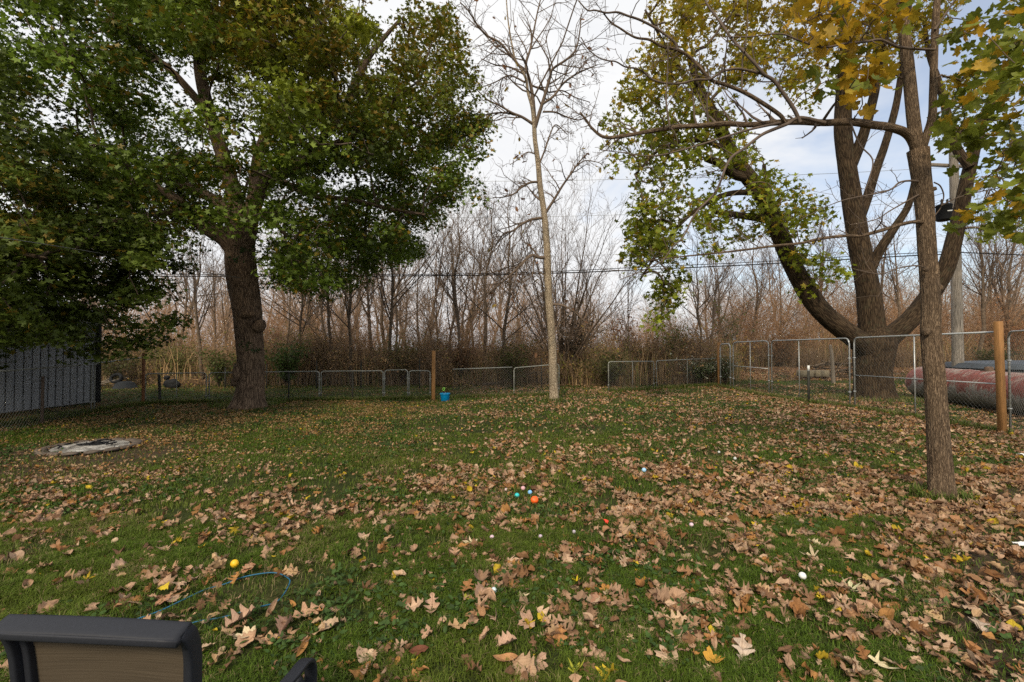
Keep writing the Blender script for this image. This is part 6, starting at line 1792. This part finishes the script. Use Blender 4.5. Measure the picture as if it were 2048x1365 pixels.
def band(n, y0, y1, pxa=-120, pxb=2170, seed=0):
    r = np.random.default_rng(seed)
    y = y0 + (y1 - y0) * r.random(n); px = pxa + (pxb - pxa) * r.random(n)
    return (px - 1024) / F * y, y, px
EDGE = lambda px: np.where(px > 1440, 25.5, 19.2)          # where the brush begins
g = Geo()
X, Y, px = band(620, 22, 42, seed=1); Y = np.maximum(Y, EDGE(px) + 2); X = (px - 1024) / F * Y
hmul = .8 + .7 * fbm(X * .18, Y * .18, 3, 3) + .35 * (px > 1440)
TP, TQ = shrub_stems(g, X, Y, (1.2 + 3.4 * rng.random(len(X)) ** 1.4) * hmul, 1.5 + 1.2 * rng.random(len(X)), 10, .011, twigs=5, curve=.95)
X, Y, px = band(120, 29, 48, 1400, 2250, seed=9); X = (px - 1024) / F * Y
shrub_stems(g, X, Y, 4.6 + 3.5 * fbm(X * .15, Y * .15, 5, 3), 1.6 + .9 * rng.random(len(X)), 6, .02, twigs=10, curve=.5)
X, Y, px = band(110, 30, 50, 200, 1180, seed=10); X = (px - 1024) / F * Y
shrub_stems(g, X, Y, 5.0 + 3.0 * fbm(X * .15, Y * .15, 5, 3), 1.6 + .9 * rng.random(len(X)), 5, .018, twigs=9, curve=.5)
tag(obj("thicket", g, M['twig_red']), "red brown bare thicket stems filling the wood edge", kind="stuff")
g = Geo()
src = np.concatenate([TQ.reshape(-1, 3), TP[:, 2:].reshape(-1, 3)]); src = src[rng.choice(len(src), 42000)]; n = len(src)
pos = src + rng.normal(size=(n, 3)) * .12; pos[:, 2] = np.maximum(pos[:, 2], ground_z(pos[:, 0], pos[:, 1]) + .05)
u = fbm(pos[:, 0] * .3, pos[:, 1] * .3, 14, 3)[:, None]; q = rng.random((n, 1))
col = np.where(u + .25 * (q - .5) < .45, np.array([.40, .2, .095]), np.where(u + .25 * (q - .5) < .56, np.array([.4, .27, .12]), np.array([.2, .19, .055]))) * (.55 + .8 * rng.random((n, 1)))
leaf_batch(g, DIA, pos, .06 + .07 * rng.random(n), rng.normal(size=(n, 3)) + [0, -.4, .4], rng.random(n) * 6.28, col)
tag(obj("thicket_leaves", g, M['leaf_y'], smooth=False), "rust, tan and olive leaves still hanging in the thicket", kind="stuff")
g = Geo()
X, Y, px = band(560, 19.3, 24.5, 100, 1460, seed=2); Y = Y
hmul = .2 + 1.7 * sstep(.3, .7, fbm(X * .5, 1.0, 3, 3)) + .5 * np.exp(-((px - 1190) / 120) ** 2)
P1, Q1 = shrub_stems(g, X, Y, (1.25 + .9 * rng.random(len(X))) * hmul, .6 + .5 * rng.random(len(X)), 14, .006, twigs=4, curve=1.1)
X2, Y2, px2 = band(150, 25.4, 28, 1440, 2150, seed=5)
P2, Q2 = shrub_stems(g, X2, Y2, 1.5 * np.ones(len(X2)), .7 * np.ones(len(X2)), 14, .007, twigs=4, curve=1.0)
tag(obj("bramble", g, M['twig_bramble']), "dark tangled bramble along the back fence", kind="stuff")
# leaves left on the brambles, plus tall dry grass
g = Geo()
src = np.concatenate([Q1.reshape(-1, 3), P1[:, 2:].reshape(-1, 3)]); src = src[rng.choice(len(src), 34000)]
n = len(src); pxs, pys, _ = proj(src)
pos = src + rng.normal(size=(n, 3)) * .06
pos = pos[:, :]; gsel = fbm(pos[:, 0] * .4, pos[:, 1] * .4, 4, 3)[:, None]
col = np.where(rng.random((n, 1)) < np.clip((gsel - .38) * 3.2, .05, .8), np.array([.29, .26, .05]), np.array([.46, .28, .13])) * (.55 + .8 * rng.random((n, 1)))
col = np.where(rng.random((n, 1)) < .03, np.array([.33, .26, .1]), col)
leaf_batch(g, DIA, pos, .06 + .06 * rng.random(n), rng.normal(size=(n, 3)) + [0, 0, .5], rng.random(n) * 6.28, col)
tag(obj("bramble_leaves", g, M['leaf_y'], smooth=False), "olive and brown leaves clinging to the brambles", kind="stuff")
g = Geo()
for (y0, y1, pa, pb, n, hm, sd_) in [(19.6, 32, -150, 1480, 26000, 1.75, 11), (26, 36, 1430, 2180, 15000, 1.9, 12)]:
    X, Y, px = band(n, y0, y1, pa, pb, sd_)
    dn = fbm(X * .22, Y * .22, 8, 3); kk_ = rng.random(n) < np.clip((dn - .25) * 2.4, 0.08, 1); X, Y, px = X[kk_], Y[kk_], px[kk_]; n = len(X)
    h = hm * (.35 + .75 * rng.random(n)) * (.25 + 1.35 * fbm(X * .45, Y * .45, 1, 3)); a = rng.random(n) * 6.28; ln = .35 * rng.random(n)
    bz = ground_z(X, Y); wd = .011 + .012 * rng.random(n)
    t = np.array([0, .5, 1.0])
    C_ = np.stack([X[:, None] + (np.cos(a) * ln * h)[:, None] * t ** 2, Y[:, None] + (np.sin(a) * ln * h)[:, None] * t ** 2, bz[:, None] + h[:, None] * (t - .12 * t ** 2)], -1)
    W = np.stack([wd, 0 * wd, 0 * wd], -1)[:, None] * np.array([1, .9, .35])[None, :, None]
    V = np.stack([C_ - W, C_ + W], 2).reshape(n, 6, 3)
    o6 = np.arange(n)[:, None, None] * 6; f = (np.array([[0, 1, 3, 2], [2, 3, 5, 4]])[None] + o6).reshape(-1, 4)
    colr = np.array([.36, .245, .13]) * (.55 + .8 * rng.random((n, 1))); colr = np.where(rng.random((n, 1)) < .3, np.array([.2, .185, .07]) * (.6 + .7 * rng.random((n, 1))), colr)
    g.add(V.reshape(-1, 3), f, np.repeat(colr, 6, 0))
tag(obj("tall_dry_grass", g, M['drygrass'], smooth=False), "tall tan dry grass and weeds between the saplings", kind="stuff")

# single shrubs one can pick out
def leafy_shrub(px, base_row, d, h, rad, n, col, size, label, name="shrub", mat='leaf_y', stem='twig_dark', cat="shrub", col2=None, f2=0.0, lo=.15):
    p0 = at(px, 700, d); gz = float(ground_z(p0[0], p0[1]))
    o = thing(name, label, cat, (p0[0], p0[1], gz))
    gs, gl = Geo(), Geo()
    m = 26; a = rng.random(m) * 6.28; s = rad * rng.random(m) ** .6; hh = h * (.6 + .4 * rng.random(m)); t = np.linspace(0, 1, 7)[None]
    P = np.stack([(np.cos(a) * s)[:, None] * t ** 1.2, (np.sin(a) * s)[:, None] * t ** 1.2, hh[:, None] * (t - .15 * t ** 3)], -1)
    R = .010 * (1 - .7 * t) * np.ones((m, 1)); tubes(gs, P, R, 4)
    Q, S_ = spawn(P, R, 7, lo, 1, 42, 15, .36, .4, .1, .14, 5, .7, .004, .3); tubes(gs, Q, S_, 3)
    obj("stem", gs, M[stem], o)
    src = Q[:, 1:].reshape(-1, 3); src = src[rng.choice(len(src), n)]
    pos = src + rng.normal(size=(n, 3)) * .07
    pos[:, 2] = np.maximum(pos[:, 2], .05)
    cc_ = np.array(col) * (.6 + .75 * rng.random((n, 1)))
    if col2 is not None: cc_ = np.where(rng.random((n, 1)) < f2, np.array(col2) * (.7 + .5 * rng.random((n, 1))), cc_)
    leaf_batch(gl, DIA, pos, size * (.6 + .8 * rng.random(n)), rng.normal(size=(n, 3)) + [0, 0, .7], rng.random(n) * 6.28, cc_)
    obj("foliage", gl, M[mat], o, False)
    return o
leafy_shrub(572, 0, 18.6, 1.9, .75, 1500, (.075, .12, .028), .11, "bright green upright shrub right behind the old maple trunk")
leafy_shrub(438, 0, 18.9, 1.7, .9, 1500, (.1, .125, .03), .09, "yellow green shrub left of the old maple trunk behind the fence")
leafy_shrub(1025, 0, 19.2, 2.0, .8, 1100, (.105, .12, .03), .085, "loose olive green shrub left of the slim pale trunked tree")
leafy_shrub(1215, 0, 18.9, 1.75, 1.3, 2600, (.075, .078, .024), .085, "dull olive shrub overhanging the gap in the low fence")
leafy_shrub(1150, 0, 20.6, 3.3, .9, 1500, (.05, .038, .024), .11, "dark brown leafed shrub behind the slim pale trunked tree")
leafy_shrub(1395, 0, 19.3, 1.15, 1.0, 2100, (.085, .115, .045), .075, "low white flowered bush behind the low panel by the orange corner post", col2=(.62, .62, .5), f2=.22, lo=.3)
leafy_shrub(1450, 0, 18.9, 1.2, .5, 800, (.08, .11, .05), .07, "small white flecked bush inside the narrow gate frame", col2=(.6, .6, .5), f2=.12, lo=.3)
leafy_shrub(1490, 0, 23.5, 1.95, .5, 500, (.42, .26, .09), .11, "ochre leafed shrub above the narrow gate frame")
leafy_shrub(1345, 0, 20.8, 2.9, .5, 700, (.12, .15, .03), .1, "yellow green vine clad sapling above the white flowered bush")
leafy_shrub(1460, 0, 25, 4.2, .9, 500, (.13, .15, .05), .11, "sparse pale green shrub between the corner post and right maple limb", stem='twig')
leafy_shrub(1250, 0, 24, 3.5, .7, 700, (.22, .095, .05), .12, "rust red leafed shrub above the gap in the low fence")
leafy_shrub(235, 0, 19.5, 1.7, 1.4, 2400, (.1, .1, .03), .085, "olive weedy shrub above the junk heap left of the red brown post")
leafy_shrub(1985, 0, 24.5, 1.35, 1.2, 1500, (.07, .08, .03), .085, "low olive shrub seen behind the tarp covered pool")
leafy_shrub(640, 0, 20.5, 2.6, 1.0, 1300, (.3, .2, .09), .085, "golden brown bushy shrub behind the low panel with a dark mid post")
leafy_shrub(800, 0, 20.0, 2.1, 1.1, 1700, (.16, .15, .05), .08, "olive brown shrub right behind the small low gate")
leafy_shrub(930, 0, 20.8, 2.4, 1.2, 1500, (.26, .15, .075), .085, "russet brown shrub behind the sagging low fence")
leafy_shrub(520, 0, 21.5, 3.3, 1.0, 900, (.34, .17, .09), .1, "tall rust coloured shrub seen beside the old maple trunk")
leafy_shrub(350, 0, 20.5, 2.0, 1.1, 1500, (.15, .16, .04), .085, "green brown shrub behind the low panel next to the red brown post")
leafy_shrub(1290, 0, 21.0, 2.3, 1.2, 1600, (.17, .11, .055), .085, "brown tangled shrub behind the low panel with the white capped mid post")
leafy_shrub(1560, 0, 26.0, 2.6, 1.4, 1500, (.36, .2, .1), .1, "orange brown shrub above the leaf pile behind the first tall panel")
leafy_shrub(1760, 0, 26.5, 3.0, 1.5, 1500, (.3, .165, .09), .1, "rusty brush seen between the right maple trunk and the near tree")
leafy_shrub(2010, 0, 27.5, 3.6, 1.3, 1200, (.36, .17, .08), .1, "red brown heap of brush above the near wooden post")

# ------------------------------------------------------------------ longer grass left by the mower round trunks and along the fence
g = Geo()
def tufts(pts, rad, n, h, seed):
    r = np.random.default_rng(seed); pts = np.asarray(pts, float)
    i = r.integers(len(pts), size=n); a = r.random(n) * 6.283; q = rad * (0.75 + .5 * r.random(n))
    x = pts[i, 0] + np.cos(a) * q; y = pts[i, 1] + np.sin(a) * q
    hh = h * (.4 + .8 * r.random(n)); b2 = r.random(n) * 6.283; ln = .3 + .6 * r.random(n)
    dx, dy = np.cos(b2), np.sin(b2); wd = .0035 + .003 * r.random(n)
    z = ground_z(x, y); b0 = np.stack([x, y, z - .01], -1); D = np.stack([dx, dy, 0 * x], -1); W = np.stack([-dy * wd, dx * wd, 0 * x], -1); U_ = np.array([0, 0, 1.0])
    p1 = b0 + D * (hh * ln * .3)[:, None] + U_ * (hh * .6)[:, None]; p2 = b0 + D * (hh * ln)[:, None] + U_ * (hh * .9)[:, None]
    vv = np.stack([b0 - W, b0 + W, p1 + W * .8, p1 - W * .8, p2], 1); i0 = np.arange(n)[:, None] * 5
    c = np.array([.095, .145, .02]) * (.5 + .8 * r.random((n, 1))); c = np.where(r.random((n, 1)) < .25, np.array([.3, .25, .11]) * (.6 + .6 * r.random((n, 1))), c)
    g.add(vv, [i0 + np.array([0, 1, 2, 3]), i0 + np.array([3, 2, 4])], np.repeat(c, 5, 0))
tufts([G(1883, 1000)[:2]], .2, 700, .13, 1)
tufts([G(1109, 803)[:2]], .2, 500, .16, 2)
tufts([G(497, 812)[:2]], .75, 1500, .17, 3)
tufts([G(1747, 800)[:2]], 1.0, 1500, .18, 4)
def along(a, b, k): a, b = np.array(a), np.array(b); return a + (b - a) * np.linspace(0, 1, k)[:, None]
tufts(along(gp(290, 809), gp(864, 799), 160), .09, 9000, .16, 5)
tufts(along(gp(900, 797), gp(1120, 790), 60), .09, 2500, .16, 6)
tufts(along(gp(1217, 784), gp(1436, 776), 60), .09, 3000, .18, 7)
tufts(along(gp(1441, 777), gp(2010, 869), 160), .1, 7000, .15, 8)
tufts(along((-10.1, 7.0), gp(286, 811), 90), .12, 6000, .18, 9)
tag(obj("grass", g, M['grass'], smooth=False), "longer uncut grass round the trunks and fence feet", kind="stuff")
